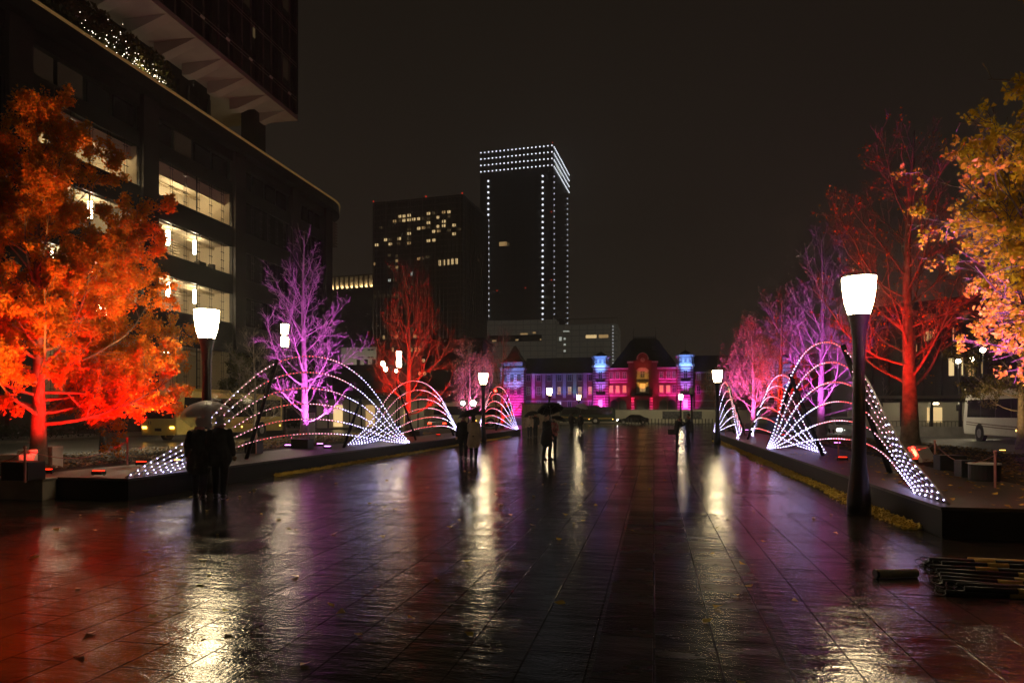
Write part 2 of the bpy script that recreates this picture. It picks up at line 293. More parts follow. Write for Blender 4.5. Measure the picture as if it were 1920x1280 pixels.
# ------------------------------------------------------------------ helpers
OFF = {}
class MB:
    def __init__(s): s.v = []; s.f = []; s.m = []; s.k = 0
    def add(s, vs, fs, k=None):
        o = len(s.v); s.v.extend([tuple(x) for x in vs])
        s.f.extend([tuple(i + o for i in f) for f in fs]); s.m.extend([s.k if k is None else k] * len(fs)); return s
    def box(s, x0, x1, y0, y1, z0, z1, k=None):
        v = [(x0,y0,z0),(x1,y0,z0),(x1,y1,z0),(x0,y1,z0),(x0,y0,z1),(x1,y0,z1),(x1,y1,z1),(x0,y1,z1)]
        return s.add(v, [(0,3,2,1),(4,5,6,7),(0,1,5,4),(1,2,6,5),(2,3,7,6),(3,0,4,7)], k)
    def prism(s, pts, z0, z1, k=None):      # pts: ccw footprint
        n = len(pts); v = [(p[0], p[1], z0) for p in pts] + [(p[0], p[1], z1) for p in pts]
        return s.add(v, [tuple(range(n))[::-1], tuple(range(n, 2*n))] + [(i, (i+1) % n, (i+1) % n + n, i + n) for i in range(n)], k)
    def extr(s, pts, a, b, axis='y', k=None):   # pts in the plane, pushed along an axis from a to b
        n = len(pts)
        mk = (lambda p, q: (p[0], q, p[1])) if axis == 'y' else (lambda p, q: (q, p[0], p[1]))
        v = [mk(p, a) for p in pts] + [mk(p, b) for p in pts]
        return s.add(v, [tuple(range(n)), tuple(range(n, 2*n))[::-1]] + [(i, i + n, (i+1) % n + n, (i+1) % n) for i in range(n)], k)
    def tube(s, pts, rs, n=6, k=None, cap=True):
        pts = [Vector(p) for p in pts]
        if not hasattr(rs, '__len__'): rs = [rs] * len(pts)
        vs = []; up = None
        for i, p in enumerate(pts):
            t = (pts[min(i+1, len(pts)-1)] - pts[max(i-1, 0)])
            if t.length < 1e-9: t = Vector((0, 0, 1))
            t.normalize()
            if up is None:
                up = Vector((0, 0, 1)) if abs(t.z) < 0.9 else Vector((1, 0, 0))
            a = t.cross(up)
            if a.length < 1e-6: a = t.orthogonal()
            a.normalize(); b = a.cross(t).normalized(); up = b
            for j in range(n):
                q = 2*PI*j/n
                vs.append(p + (a*math.cos(q) + b*math.sin(q)) * rs[i])
        fs = []
        for i in range(len(pts)-1):
            for j in range(n):
                fs.append((i*n+j, (i+1)*n+j, (i+1)*n+(j+1) % n, i*n+(j+1) % n))
        if cap: fs += [tuple(range(n)), tuple(range((len(pts)-1)*n, len(pts)*n))[::-1]]
        return s.add(vs, fs, k)
    def lathe(s, prof, cx=0, cy=0, n=20, k=None, sy=1.0):
        vs = []
        for r, z in prof:
            for j in range(n): vs.append((cx + r*math.cos(2*PI*j/n), cy + sy*r*math.sin(2*PI*j/n), z))
        fs = [(i*n+j, i*n+(j+1) % n, (i+1)*n+(j+1) % n, (i+1)*n+j) for i in range(len(prof)-1) for j in range(n)]
        fs += [tuple(range(n))[::-1], tuple(range((len(prof)-1)*n, len(prof)*n))]
        return s.add(vs, fs, k)
    def ball(s, c, r, n=8, m_=5, k=None):
        if not hasattr(r, '__len__'): r = (r, r, r)
        vs = [(c[0], c[1], c[2]-r[2])]
        for i in range(1, m_):
            a = -PI/2 + PI*i/m_
            for j in range(n): vs.append((c[0]+r[0]*math.cos(a)*math.cos(2*PI*j/n), c[1]+r[1]*math.cos(a)*math.sin(2*PI*j/n), c[2]+r[2]*math.sin(a)))
        vs.append((c[0], c[1], c[2]+r[2])); T = len(vs)-1
        fs = [(0, 1+(j+1) % n, 1+j) for j in range(n)]
        for i in range(m_-2):
            for j in range(n): fs.append((1+i*n+j, 1+i*n+(j+1) % n, 1+(i+1)*n+(j+1) % n, 1+(i+1)*n+j))
        fs += [(T, 1+(m_-2)*n+j, 1+(m_-2)*n+(j+1) % n) for j in range(n)]
        return s.add(vs, fs, k)
    def octa(s, c, r, k=None):
        x, y, z = c
        return s.add([(x+r,y,z),(x-r,y,z),(x,y+r,z),(x,y-r,z),(x,y,z+r),(x,y,z-r)],
                     [(0,2,4),(2,1,4),(1,3,4),(3,0,4),(2,0,5),(1,2,5),(3,1,5),(0,3,5)], k)
    def build(s, name, mats, parent=None, smooth=False, bevel=0):
        if not isinstance(mats, (list, tuple)): mats = [mats]
        me = bpy.data.meshes.new(name)
        off = OFF.get(parent.name, Vector((0,0,0))) if parent else Vector((0,0,0))
        vs = [(a-off.x, b-off.y, c-off.z) for a, b, c in s.v] if off.length else s.v
        me.from_pydata(vs, [], s.f)
        for mm in mats: me.materials.append(M[mm] if isinstance(mm, str) else mm)
        if len(mats) > 1: me.polygons.foreach_set('material_index', s.m)
        if smooth: me.polygons.foreach_set('use_smooth', [True]*len(s.f))
        me.update()
        o = bpy.data.objects.new(name, me); C.objects.link(o)
        if parent: o.parent = parent; OFF[o.name] = off
        if bevel:
            b = o.modifiers.new('bevel', 'BEVEL'); b.width = bevel; b.segments = 2; b.limit_method = 'ANGLE'
        return o

def tag(o, label=None, cat=None, group=None, kind=None):
    if label: o['label'] = label
    if cat: o['category'] = cat
    if group: o['group'] = group
    if kind: o['kind'] = kind
    return o
def thing(name, label, cat, loc=(0,0,0), rz=0, group=None, world=False):
    o = bpy.data.objects.new(name, None); C.objects.link(o)
    o.empty_display_size = 0.2
    o.location = loc; o.rotation_euler = (0, 0, rz); OFF[o.name] = Vector(loc) if world else Vector((0,0,0))
    return tag(o, label, cat, group)
def struct(o): o['kind'] = 'structure'; return o
def copy_tree(o, parent=None):
    c = o.copy(); C.objects.link(c); c.parent = parent; OFF[c.name] = OFF.get(o.name, Vector((0,0,0)))
    for ch in list(o.children): copy_tree(ch, c)
    return c
def spot(parent, loc, target, power, col, angle=60, blend=0.6, size=0.15):
    l = bpy.data.lights.new('spot_light', 'SPOT'); l.energy = power; l.color = col
    l.spot_size = R(angle); l.spot_blend = blend; l.shadow_soft_size = size
    o = bpy.data.objects.new('spot_light', l); C.objects.link(o)
    o.location = loc; o.rotation_euler = (Vector(target) - Vector(loc)).to_track_quat('-Z', 'Y').to_euler()
    if parent is not None:
        o.location = Vector(loc) - OFF.get(parent.name, Vector((0,0,0))); o.parent = parent
    return o

def leaves_mesh(name, pts, size, matname, parent, rng, flat=0.0, kind=None):
    n = len(pts); P = np.array(pts, dtype=np.float64)
    off = OFF.get(parent.name, Vector((0,0,0))) if parent else Vector((0,0,0))
    P = P - np.array(off)[None]
    nr = rng.normal(size=(n, 3)); nr /= np.linalg.norm(nr, axis=1)[:, None]
    if flat: nr = nr * (1-flat) + np.array([0, 0, 1.0]) * flat; nr /= np.linalg.norm(nr, axis=1)[:, None]
    a = rng.normal(size=(n, 3)); a -= (a*nr).sum(1)[:, None]*nr; a /= np.linalg.norm(a, axis=1)[:, None]
    b = np.cross(nr, a); s = size * rng.uniform(0.6, 1.25, n)[:, None]
    # fan-shaped leaf: stalk point, two wings, notched rim folded a little
    v = np.stack([P - a*s*0.5, P + b*s*0.55 + a*s*0.22 + nr*s*0.12, P + a*s*0.36, P - b*s*0.55 + a*s*0.22 + nr*s*0.12], 1).reshape(-1, 3)
    me = bpy.data.meshes.new(name)
    me.vertices.add(4*n); me.vertices.foreach_set('co', v.ravel())
    me.loops.add(4*n); me.loops.foreach_set('vertex_index', np.arange(4*n, dtype=np.int32))
    me.polygons.add(n); me.polygons.foreach_set('loop_start', np.arange(0, 4*n, 4, dtype=np.int32)); me.polygons.foreach_set('loop_total', np.full(n, 4, dtype=np.int32))
    me.materials.append(M[matname]); me.update(calc_edges=True); me.validate()
    o = bpy.data.objects.new(name, me); C.objects.link(o)
    if parent: o.parent = parent; OFF[o.name] = off
    if kind: o['kind'] = kind
    return o

# ================================================================== ground
g = MB(); g.box(-900, 900, -60, 900, -0.5, 0.0); struct(g.build('ground', 'asphalt'))
g = MB(); g.add([(-18, -14, .004), (11.4, -14, .004), (11.4, 100, .004), (-18, 100, .004)], [(0,1,2,3)]); struct(g.build('pavement', 'paving'))
g = MB()
g.box(-18.2, -18.0, 12, 52, 0, 0.14); g.box(11.4, 11.6, 8, 50, 0, 0.14); g.box(-36, -35.8, 10, 100, 0, .14); g.box(29, 29.2, 10, 100, 0, .14)
struct(g.build('kerb', 'kerb'))
g = MB(); g.add([(-90, 10, .15), (-36, 10, .15), (-36, 100, .15), (-90, 100, .15)], [(0,1,2,3)]); g.add([(29.2, 10, .15), (80, 10, .15), (80, 100, .15), (29.2, 100, .15)], [(0,1,2,3)])
struct(g.build('footpath', 'kerb'))
g = MB()
for x in (-27.0, 20.0):
    for i in range(14): g.add([(x-.07, 12+6*i, .008), (x+.07, 12+6*i, .008), (x+.07, 15+6*i, .008), (x-.07, 15+6*i, .008)], [(0,1,2,3)])
for x in (-18.6, 12.1): g.add([(x-.07, 8, .008), (x+.07, 8, .008), (x+.07, 98, .008), (x-.07, 98, .008)], [(0,1,2,3)])
struct(g.build('road_marking', 'white_line'))

# ------------------------------------------------------------------ raised planters
PZ = 0.44
def planter(label, xa, xb, y0, y1, xs):      # xa boulevard side, xb road side, xs where soil begins
    t = thing('raised_planter', label, 'planter', (xa, y0, 0), world=True, group='low black raised planters along the walk')
    lo, hi = min(xa, xb), max(xa, xb)
    g = MB(); g.box(lo, hi, y0, y1, 0, PZ-.05); g.build('wall', 'planter', t, bevel=.01)
    d = MB()
    a, b = min(xa, xs), max(xa, xs); yy = y0; 
    while yy < y1 - .1:
        y2 = min(yy+2.4, y1); d.box(a-.012, b, yy+.004, y2-.004, PZ-.05, PZ); yy = y2
    d.build('deck', 'deck', t, bevel=.006)
    s = MB(); nx, ny = 8, int((y1-y0)/0.6); rg = random.Random(3)
    vs = []; a, b = min(xs, xb), max(xs, xb)
    for j in range(ny+1):
        for i in range(nx+1): vs.append((a+(b-a)*i/nx, y0+(y1-y0)*j/ny, PZ-.02 + (0.08*rg.random()+.03*math.sin(j*.9+i) if 0 < i < nx and 0 < j < ny else 0)))
    s.add(vs, [(j*(nx+1)+i, j*(nx+1)+i+1, (j+1)*(nx+1)+i+1, (j+1)*(nx+1)+i) for j in range(ny) for i in range(nx)])
    s.build('soil', 'soil', t, smooth=True)
    return t
planter('long black planter on the side of the yellow bus, orange tree growing from it', -10.2, -17.6, 11.7, 52.5, -12.9)
planter('long black planter on the white bus side, red lit tree growing from it', 3.92, 11.2, 10.5, 49.0, 6.5)
# leaf litter and leaf drifts
rng = np.random.default_rng(5)
def litter(name, label, x0, x1, y0, y1, n, size, z, m, thick=.03):
    P = np.stack([rng.uniform(x0, x1, n), y0 + (y1-y0)*rng.uniform(0, 1, n)**1.5, z + rng.uniform(0, thick, n)], 1)
    o = leaves_mesh(name, P, size, m, None, rng, flat=.75); tag(o, label, 'leaves', kind='stuff')
litter('leaf_litter', 'brown and yellow leaves covering the soil under the orange tree', -17.4, -13.1, 11.9, 40, 11000, .085, PZ+.03, 'litter', .07)
litter('leaf_litter', 'brown and yellow leaves covering the soil around the big red tree', 6.7, 11.0, 10.7, 36, 9000, .085, PZ+.03, 'litter', .07)
litter('fallen_leaves', 'few yellow leaves dropped on the deck of the planter beside the white bus', 4.2, 6.5, 10.6, 24, 170, .09, PZ+.006, 'litter_yellow', .01)
litter('fallen_leaves', 'single yellow leaves scattered over the wet paving', -9.5, 9.5, 4.0, 24, 230, .085, .01, 'litter_yellow', .01)
def drift(label, x, y0, y1, n, wd):
    Y = y0 + (y1-y0)*rng.uniform(0, 1, n)**1.4; h = np.abs(rng.normal(size=n)); 
    bump_ = 0.45 + .55*np.abs(np.sin(Y*.55)*np.cos(Y*.21+1))
    X = x + np.sign(wd)*np.minimum(h*.45, 1.1)*abs(wd)*bump_; Z = .01 + .07*np.exp(-h*1.6)*rng.uniform(0, 1, n)
    tag(leaves_mesh('leaf_drift', np.stack([X, Y, Z], 1), .07, 'litter_yellow', None, rng, flat=.5), label, 'leaves', kind='stuff')
drift('drift of yellow leaves along the foot of the planter beside the white bus', 3.9, 11.2, 44, 6500, -.42)
drift('drift of yellow leaves along the foot of the planter beside the yellow bus', -10.18, 17, 48, 5200, .30)
o = MB(); o.box(-14.6, -11.86, 11.35, 11.68, 0, .40); o.box(-14.65, -11.83, 11.33, 11.68, .403, .44); tag(o.build('marble_bench', 'marble', bevel=.012), 'pale marble block at the near end of the planter, cut by the picture edge', 'bench')

# ================================================================== lamps
def shade_lamp(px, X, Y, label, lit=True, s=1.0):
    t = thing('street_lamp', label, 'street lamp', (X, Y, 0), group='street lamps with tapered glass shades lining the walk')
    g = MB(); g.lathe([(.19,0),(.19,.25),(.165,.5),(.12,.9),(.105,1.6),(.095,2.4),(.10,2.9),(.125,3.2),(.17,3.40),(.175,3.43)], n=20)
    g.build('pole', 'iron', t, smooth=True)
    g = MB(); g.lathe([(.168,3.435),(.195,3.52),(.225,3.63),(.248,3.78),(.262,3.92),(.27,4.06)], n=28)
    g.build('lamp_shade', 'globe' if lit else 'white_panel', t, smooth=True)
    g = MB(); g.lathe([(.285,4.063),(.285,4.085),(.05,4.11)], n=28); g.build('lid', 'iron', t)
    return t
for (X, Y, lb, lit) in (
    (-9.93, 13.75, 'lit street lamp beside the clear umbrella, in front of the glass office windows', True),
    (-9.93, 39.4, 'lit street lamp just behind the walking couple with the floodlight glare', True),
    (-9.93, 65.6, 'small lit street lamp directly above the large black umbrella', True),
    (-9.93, 92.0, 'small distant lit street lamp next to the pale umbrella', True),
    (3.45, 12.7, 'largest lit street lamp, tall black pole in front of the near light arches', True),
    (3.45, 39.4, 'lit street lamp between the talking couple and the far light arches', True),
    (3.45, 65.8, 'unlit street lamp with dull shade before the banded turret', False),
    (3.45, 92.2, 'distant lit street lamp above the talking couple', True)):
    shade_lamp(0, X, Y, lb, lit)

def lantern_post(X, Y, label, top=7.0, single=False):
    t = thing('lantern_post', label, 'street lamp', (X, Y, 0), group='tall posts with two stacked lanterns by the road')
    g = MB(); g.lathe([(.14,0),(.12,.6),(.075,.9),(.06,top-1.45),(.12,top-1.42)], n=12); g.build('pole', 'iron', t, smooth=True)
    for z in (top-1.4, top-.66):
        g = MB(); g.lathe([(.20,z),(.225,z+.56)], n=16); g.build('lantern', 'lantern', t, smooth=True)
        g = MB(); g.lathe([(.24,z+.563),(.24,z+.60),(.06,z+.70)], n=16); g.build('lantern_cap', 'iron', t)
    spot(t, (0, 0, top-1.6), (0, 0, 0), 3600, (1, .80, .5), 128, .8, .2)
for px, D, lb in ((192, 27, 'two stacked lanterns shining through the orange tree'), (534, 40, 'two stacked lanterns beside the violet bare tree'), (748, 58, 'two stacked lanterns in front of the red bare tree with round bulbs near')):
    p = w(px, D); lantern_post(p.x, p.y, lb, zz(773-248*27/D*(D/27)**0 if False else {27:525, 40:605, 58:657}[D], D))
p = w(1695, 45); t = thing('light_column', 'thin white light strip on a post against the big red trunk', 'street lamp', (p.x, p.y, 0))
g = MB(); g.lathe([(.1,0),(.05,.5),(.045,5.2)], n=10); g.build('pole', 'iron', t)
g = MB(); g.box(-.05,.05,-.05,.05,5.22,5.65); g.box(-.05,.05,-.05,.05,5.75,6.7); g.build('lamp', 'lantern', t)
spot(t, (0, 0, 5.1), (0, 0, 0), 700, (1, .85, .6), 155, .8, .2)
# ball lamps far off
def ball_lamp(px, py, D, label, r=.22, m='lantern'):
    p = w(px, D); z = zz(py, D)
    t = thing('globe_lamp', label, 'street lamp', (p.x, p.y, 0), group='round globe lamps by the roads')
    g = MB(); g.lathe([(.08,0),(.05,.5),(.04,z-r)], n=8); g.build('pole', 'iron', t)
    g = MB(); g.ball((0,0,z), r, 12, 8); g.build('globe', m, t, smooth=True)
    if px > 1000: spot(t, (0, 0, z-r-.1), (0, 0, 0), 650, (1, .85, .6), 155, .8, .2)
ball_lamp(718, 682, 62, 'upper of the two round lamps left of the stacked lanterns')
ball_lamp(723, 692, 66, 'lower of the two round lamps left of the stacked lanterns')
ball_lamp(743, 695, 70, 'small round lamp just under the stacked lanterns by the red tree', .16)
ball_lamp(1843, 656, 60, 'round white lamp high above the white bus', .22)
ball_lamp(1822, 673, 60, 'round lamp just left of the highest lamp over the white bus', .2)
ball_lamp(1797, 677, 62, 'round lamp over the two tall lit windows beyond the bus', .2)

# ================================================================== light arches
AT = [(0,0),(.05,.10),(.106,.205),(.17,.40),(.23,.60),(.31,.82),(.4,.955),(.5,1),(.6,.96),(.7,.82),(.78,.63),(.85,.40),(.92,.18),(1,0)]
def arch_z(q):
    for i in range(len(AT)-1):
        if q <= AT[i+1][0] + 1e-9:
            x0, y0 = AT[i]; x1, y1 = AT[i+1]; u = (q-x0)/(x1-x0); h = x1-x0
            def sl(k): 
                a_, b_ = AT[max(k-1, 0)], AT[min(k+1, len(AT)-1)]; return (b_[1]-a_[1])/(b_[0]-a_[0])
            return (2*u**3-3*u*u+1)*y0 + (u**3-2*u*u+u)*h*sl(i) + (3*u*u-2*u**3)*y1 + (u**3-u*u)*h*sl(i+1)
    return 0
def arches(label, xf, y0, y1, lean, h=3.05, seed=0, dirx=1):
    # xf: foot line; lean -1: posts tilt towards -x at the top; seed
    t = thing('light_arch', label, 'light sculpture', (xf, (y0+y1)/2, PZ), world=True, group='fans of lit arching tubes on the planters')
    rg = random.Random(seed)
    base_off = 0.85
    for i in range(6):
        hi = h - i*(h-.60)/5
        off = (i/5)*base_off          # lower arches bow away from the leaning top
        ya, yb = y0 + i*.24, y1 - i*.10
        pts = []; n = 40
        for j in range(n+1):
            q = j/n; b = 4*q*(1-q)
            pts.append(Vector((xf - lean*off*b, ya+(yb-ya)*q, PZ + .005 + hi*arch_z(q))))
        g = MB(); g.tube(pts, .021, 7); tube = g.build('arch_tube', 'rod', t, smooth=True)
        # bulbs clipped to the outer face of the tube
        L_ = MB(); acc = 0; nxt = .12
        for j in range(n):
            a, b2 = pts[j], pts[j+1]; d = (b2-a).length
            while nxt <= acc + d:
                p = a.lerp(b2, (nxt-acc)/d); q = (p.y-ya)/(yb-ya)
                z = q + rg.uniform(-.05, .05)
                k = 0 if (z < .20 or z > .66) else (1 if (z < .33 or z > .50) else 2)
                s = -1 if xf > 0 else 1
                fb = .80 if (y0 < 14 and q < .5) else 1
                L_.octa((p.x + s*.034, p.y-.01, p.z+.004), (.0145 if k == 0 else .0125)*fb*rg.uniform(.85, 1.12), k)
                nxt += (.205 if xf < 0 else .235)*rg.uniform(.94, 1.06)
            acc += d
        L_.build('light_string', ['led_white', 'led_pink', 'led_red'], tube)
    for q in (.34, .72):
        b = 4*q*(1-q); Y = y0+(y1-y0)*q
        g = MB(); bx = xf - lean*base_off*1.05
        g.tube([(bx, Y, PZ), (bx + lean*base_off*1.12*1.0, Y, PZ + h*arch_z(q) + .12)], .055, 8); g.build('post', 'black', t, smooth=True)
def Yd(X, D): return (D - (-X*sT)) / cT if False else (D + X*sT)/cT
arches('nearest light arches by the yellow bus, in front of the violet tree', -10.38, Yd(-10.4, 13.7), Yd(-10.4, 29.6), 1, seed=1)
arches('light arches in front of the red tree with stacked lanterns, leaning to the road', -11.9, Yd(-11.9, 27), Yd(-11.9, 43), -1, h=2.9, seed=2)
arches('farthest light arches on the long planter by the yellow bus, around the thin red trunk', -10.38, Yd(-10.4, 40), Yd(-10.4, 53.3), 1, seed=3)
arches('nearest light arches behind the tallest lamp pole', 4.12, Yd(4, 9.75), Yd(4, 25.2), -1, h=3.05, seed=4)
arches('light arches between the pink tree and the big lamp pole, standing back from the edge', 5.35, Yd(5.4, 21.5), Yd(5.5, 37.5), 1, h=2.9, seed=5)
arches('narrow looking far light arches right behind the second lamp beside the talking couple', 4.12, Yd(4, 33.5), Yd(4, 47.5), -1, seed=6)

# ================================================================== trees
def tree(label, X, Y, z0, H, r0, seed, spread=3.2, first=.22, nl=34, group='bare uplit trees on the planters', name='bare_tree', leaf=None, nleaf=0, lsize=.07, bark='bark', droop=0.0, leafspread=.12, dens=1.0, leafy=None, lean=(0,0), shape=None, limb=.26, tuft=.5, reach=()):
    rg = random.Random(seed); nrg = np.random.default_rng(seed)
    t = thing(name, label, 'tree', (X, Y, z0), group=group, world=False)
    T = MB(); n = 14; lead = []
    ph = rg.uniform(0, 6)
    for i in range(n+1):
        f = i/n
        lead.append(Vector((lean[0]*f + .10*math.sin(ph+f*5)*f*H*.12, lean[1]*f + .10*math.cos(ph*2+f*4)*f*H*.12, f*H)))
    def lr(f): return r0*(1-f)**.85*(1-.25*min(1, f*4)) + .008
    T.tube(lead, [r0*1.35] + [lr(i/n) for i in range(1, n+1)], 12); T.build('trunk', bark, t, smooth=True)
    B = MB(); tips = []
    def at(f):
        q = f*n; i = min(int(q), n-1); return lead[i].lerp(lead[i+1], q-i)
    def branch(p, d, Ln, r, lvl):
        ns = (8, 6, 4, 3)[lvl]; pts = [p.copy()]; rs = [r]; q = p.copy(); dd = d.copy()
        seg = Ln/ns
        for k in range(ns):
            j = (.16, .24, .3, .34)[lvl]
            up_ = (.14 if lvl == 0 else .05) - droop*(.12 if k < ns*.6 else -.08)
            dd = (dd + Vector((rg.gauss(0, j*.6), rg.gauss(0, j*.6), rg.gauss(0, j*.45) + up_))).normalized()
            q = q + dd*seg; pts.append(q.copy()); rs.append(max(.005, r*(1-(k+1)/ns*.82)))
        B.tube(pts, rs, (6, 5, 4, 3)[lvl], cap=False)
        if lvl >= 2 or (lvl == 1): tips.extend(pts[1:] if lvl >= 2 else pts[3:])
        if lvl < 3:
            cnt = max(1, int((4.4*Ln, 6.5*Ln, 5.5*Ln)[lvl]*dens + rg.random()))
            for c in range(min(cnt, 12)):
                f = rg.uniform(.22 if lvl == 0 else .15, .97); ii = min(int(f*ns), ns-1); bp = pts[ii].lerp(pts[ii+1], f*ns-ii)
                dirn = (pts[ii+1]-pts[ii]).normalized()
                sd = dirn.cross(Vector((rg.gauss(0,1), rg.gauss(0,1), rg.gauss(0,1)))).normalized()
                ang = R(rg.uniform(28, 58)); nd = (dirn*math.cos(ang) + sd*math.sin(ang)).normalized(); nd.z += .15*(1-droop); nd.normalize()
                branch(bp, nd, Ln*(1-f*.55)*rg.uniform(.32, .58), max(.0045, rs[ii]*.5), lvl+1)
    for i in range(nl):
        f = first + (0.96-first)*((i+rg.random()*.6)/nl)**1.05
        az = i*2.4 + rg.uniform(-.4, .4)
        g_ = (f-first)/(1-first)
        prof = shape(g_) if shape else (1-g_)**.52*(.75+.25*min(1, g_*4))*1.08
        Ln = max(.35, spread*prof*rg.uniform(.62, 1.15))
        el = R(14 + 42*g_ + rg.uniform(-14, 18) - droop*26)
        d = Vector((math.cos(az)*math.cos(el), math.sin(az)*math.cos(el), math.sin(el)))
        branch(at(f), d, Ln, max(.012, lr(f)*limb), 0)
    for q, fb in reach:                      # long limbs that stretch towards a point
        q = Vector(q) - Vector((X, Y, z0)); b0 = at(fb); dq = (q-b0).normalized()
        for o_ in (0, .12): branch(b0, (dq + Vector((0, o_, .10-o_))).normalized(), (q-b0).length*(.92-o_), lr(fb)*.4, 0)
    B.build('branches', bark, t, smooth=True)
    if leaf:
        tp = np.array([tuple(p) for p in tips]); 
        tp = tp[nrg.random(len(tp)) < tuft]; idx = nrg.integers(0, len(tp), nleaf)
        # leaves gather in tufts: choose a subset of tip points as tuft centres
        P = tp[idx] + nrg.normal(size=(nleaf, 3))*leafspread
        leaves_mesh('crown', P, lsize, leaf, t, nrg)
    return t

GIN = lambda g_: (1.0 - .60*g_**1.2) * (.94 + .06*math.sin(g_*23)) * (1 if g_ < .9 else .75)
tree('large orange leaved tree lit red from below at the picture edge', *w(72, 15.7)[:2], PZ, 7.7, .19, 11, spread=4.1, first=.13, nl=60, limb=.34, name='ginkgo_tree', group='leafy autumn trees',
     leaf='ginkgo', nleaf=230000, lsize=.060, droop=.42, leafspread=.055, tuft=.40, dens=.85, shape=GIN, bark='bark')
tree('yellow leaved, pink lit tree reaching in from the picture edge over the white bus', *w(2235, 9.6)[:2], PZ, 7.0, .22, 12, spread=4.9, first=.22, nl=30, dens=.75, name='ginkgo_tree', group='leafy autumn trees',
     leaf='ginkgo_yellow', nleaf=46000, lsize=.068, droop=.46, leafspread=.05, tuft=.13, shape=lambda g_: 1-.62*g_,
     reach=((w(1700, 9.0, zz(495, 9.0)), .34), (w(1690, 9.3, zz(515, 9.3)), .30), (w(1745, 8.8, zz(365, 8.8)), .46), (w(1760, 9.4, zz(600, 9.4)), .27), (w(1790, 8.6, zz(420, 8.6)), .42), (w(1850, 9.0, zz(270, 9.0)), .6)))
V = {}
V['violet'] = tree('bare tree glowing violet behind the nearest arches by the yellow bus', *w(571, 27.3)[:2], PZ, 8.6, .19, 21, spread=3.3, first=.10, nl=34, bark='bark_pale')
V['red2'] = tree('bare red glowing tree with stacked lanterns in front of the office towers', *w(765, 40)[:2], PZ, 9.8, .22, 22, spread=4.4, first=.12, nl=34)
V['pink3'] = tree('thin bare pink tree above the walking couple with the glare', *w(880, 52)[:2], PZ, 6.4, .16, 23, spread=4.0, first=.1, nl=22, leaf='small_leaf', nleaf=3000, lsize=.09, bark='bark_pale')
V['red4'] = tree('thin bare tree with a red lit trunk inside the far arches by the dark hoarding', *w(942, 63)[:2], 0, 9.5, .2, 24, spread=4.2, first=.12, nl=24)
V['red_big'] = tree('tall bare tree with thick red lit trunk right of the tallest lamp', *w(1706, 19.7)[:2], PZ, 9.4, .27, 25, spread=4.0, first=.20, nl=36, dens=.8, leaf='ginkgo', nleaf=1200, lsize=.07, leafspread=.08)
V['violet_r'] = tree('bare violet tree seen through the near arches behind the tallest lamp', *w(1540, 30)[:2], PZ, 9.3, .2, 26, spread=3.8, first=.12, nl=32, bark='bark_pale')
V['red_r'] = tree('bare red tree between the pink tree and the violet tree', *w(1463, 40)[:2], PZ, 8.4, .2, 27, spread=3.9, first=.12, nl=30, leaf='small_leaf', nleaf=900, lsize=.07, dens=.8)
V['pink_r'] = tree('pink lit tree with fine leaves beside the second lamp near the station wall', *w(1412, 50)[:2], PZ, 7.9, .2, 28, spread=4.4, first=.12, nl=34, leaf='small_leaf', nleaf=6500, lsize=.075, dens=.85, bark='bark_pale')
tree('unlit bare brown tree between the yellow bus and the violet tree', *w(478, 44)[:2], 0, 7.0, .14, 31, spread=3.4, first=.15, nl=22, group='unlit trees by the roads')
tree('dark leafy tree with yellow lit leaves behind the white bus', *w(1915, 33)[:2], 0, 7.4, .2, 33, spread=4.2, first=.22, nl=28, name='evergreen_tree', leaf='evergreen', nleaf=26000, lsize=.10, group='unlit trees by the roads', dens=.7)
tree('small brown leaved tree behind the second lamp by the station', *w(1368, 78)[:2], 0, 8.5, .16, 34, spread=4.2, first=.15, nl=20, leaf='small_leaf', nleaf=5000, lsize=.12, group='unlit trees by the roads', dens=.6)
tree('dark low tree below the unlit office front beside the stacked lanterns', *w(450, 60)[:2], 0, 6.5, .16, 35, spread=3.4, first=.15, nl=20, name='evergreen_tree', leaf='evergreen', nleaf=16000, lsize=.12, group='unlit trees by the roads', dens=.6)

# ------------------------------------------------------------------ uplight fixtures (lens + spot)
RED, MAG = (1.0, .008, .004), (.78, .12, .90)
def uplight(px, D, z, target, power, col, label, angle=75, glow=None):
    p = w(px, D, z)
    t = thing('floodlight', label, 'floodlight', p, group='small floodlights lying under the trees', world=True)
    b = MB(); b.box(p.x-.12, p.x+.12, p.y-.07, p.y+.07, p.z+.02, p.z+.09); b.box(p.x-.14, p.x-.122, p.y-.02, p.y+.02, p.z, p.z+.08); b.box(p.x+.122, p.x+.14, p.y-.02, p.y+.02, p.z, p.z+.08)
    b.build('body', 'black', t, bevel=.01)
    g = MB(); g.box(p.x-.10, p.x+.10, p.y-.05, p.y+.05, p.z+.092, p.z+.105); g.build('lens', glow or ('redglow' if col == RED else 'magglow'), t)
    spot(t, (p.x, p.y, p.z+.14), target, power, col, angle)
def tgt(px, D, z): return w(px, D, z)
uplight(87, 14.6, PZ, tgt(90, 15.9, 6.5), 1350, RED, 'red floodlight at the foot of the orange tree beside the black box', 110)
uplight(265, 16.6, PZ+.02, tgt(140, 15.7, 5.4), 1600, RED, 'glowing red floodlight on the leaf litter near the red rope post', 100)
uplight(185, 14.0, PZ+.02, tgt(200, 15.5, 3.5), 900, RED, 'red floodlight lying among leaves between the two rope posts', 110)
uplight(600, 26.6, PZ, tgt(571, 27.3, 5.5), 2200, MAG, 'violet floodlight right beside the black box under the violet tree', 85)
uplight(614, 24.6, PZ, tgt(571, 27.3, 7.2), 3000, MAG, 'violet floodlight nearest the planter edge under the violet tree', 80)
uplight(540, 25.5, PZ, tgt(571, 27.3, 5.0), 700, (.85, .10, .62), 'violet floodlight left of the violet trunk behind the black box', 85)
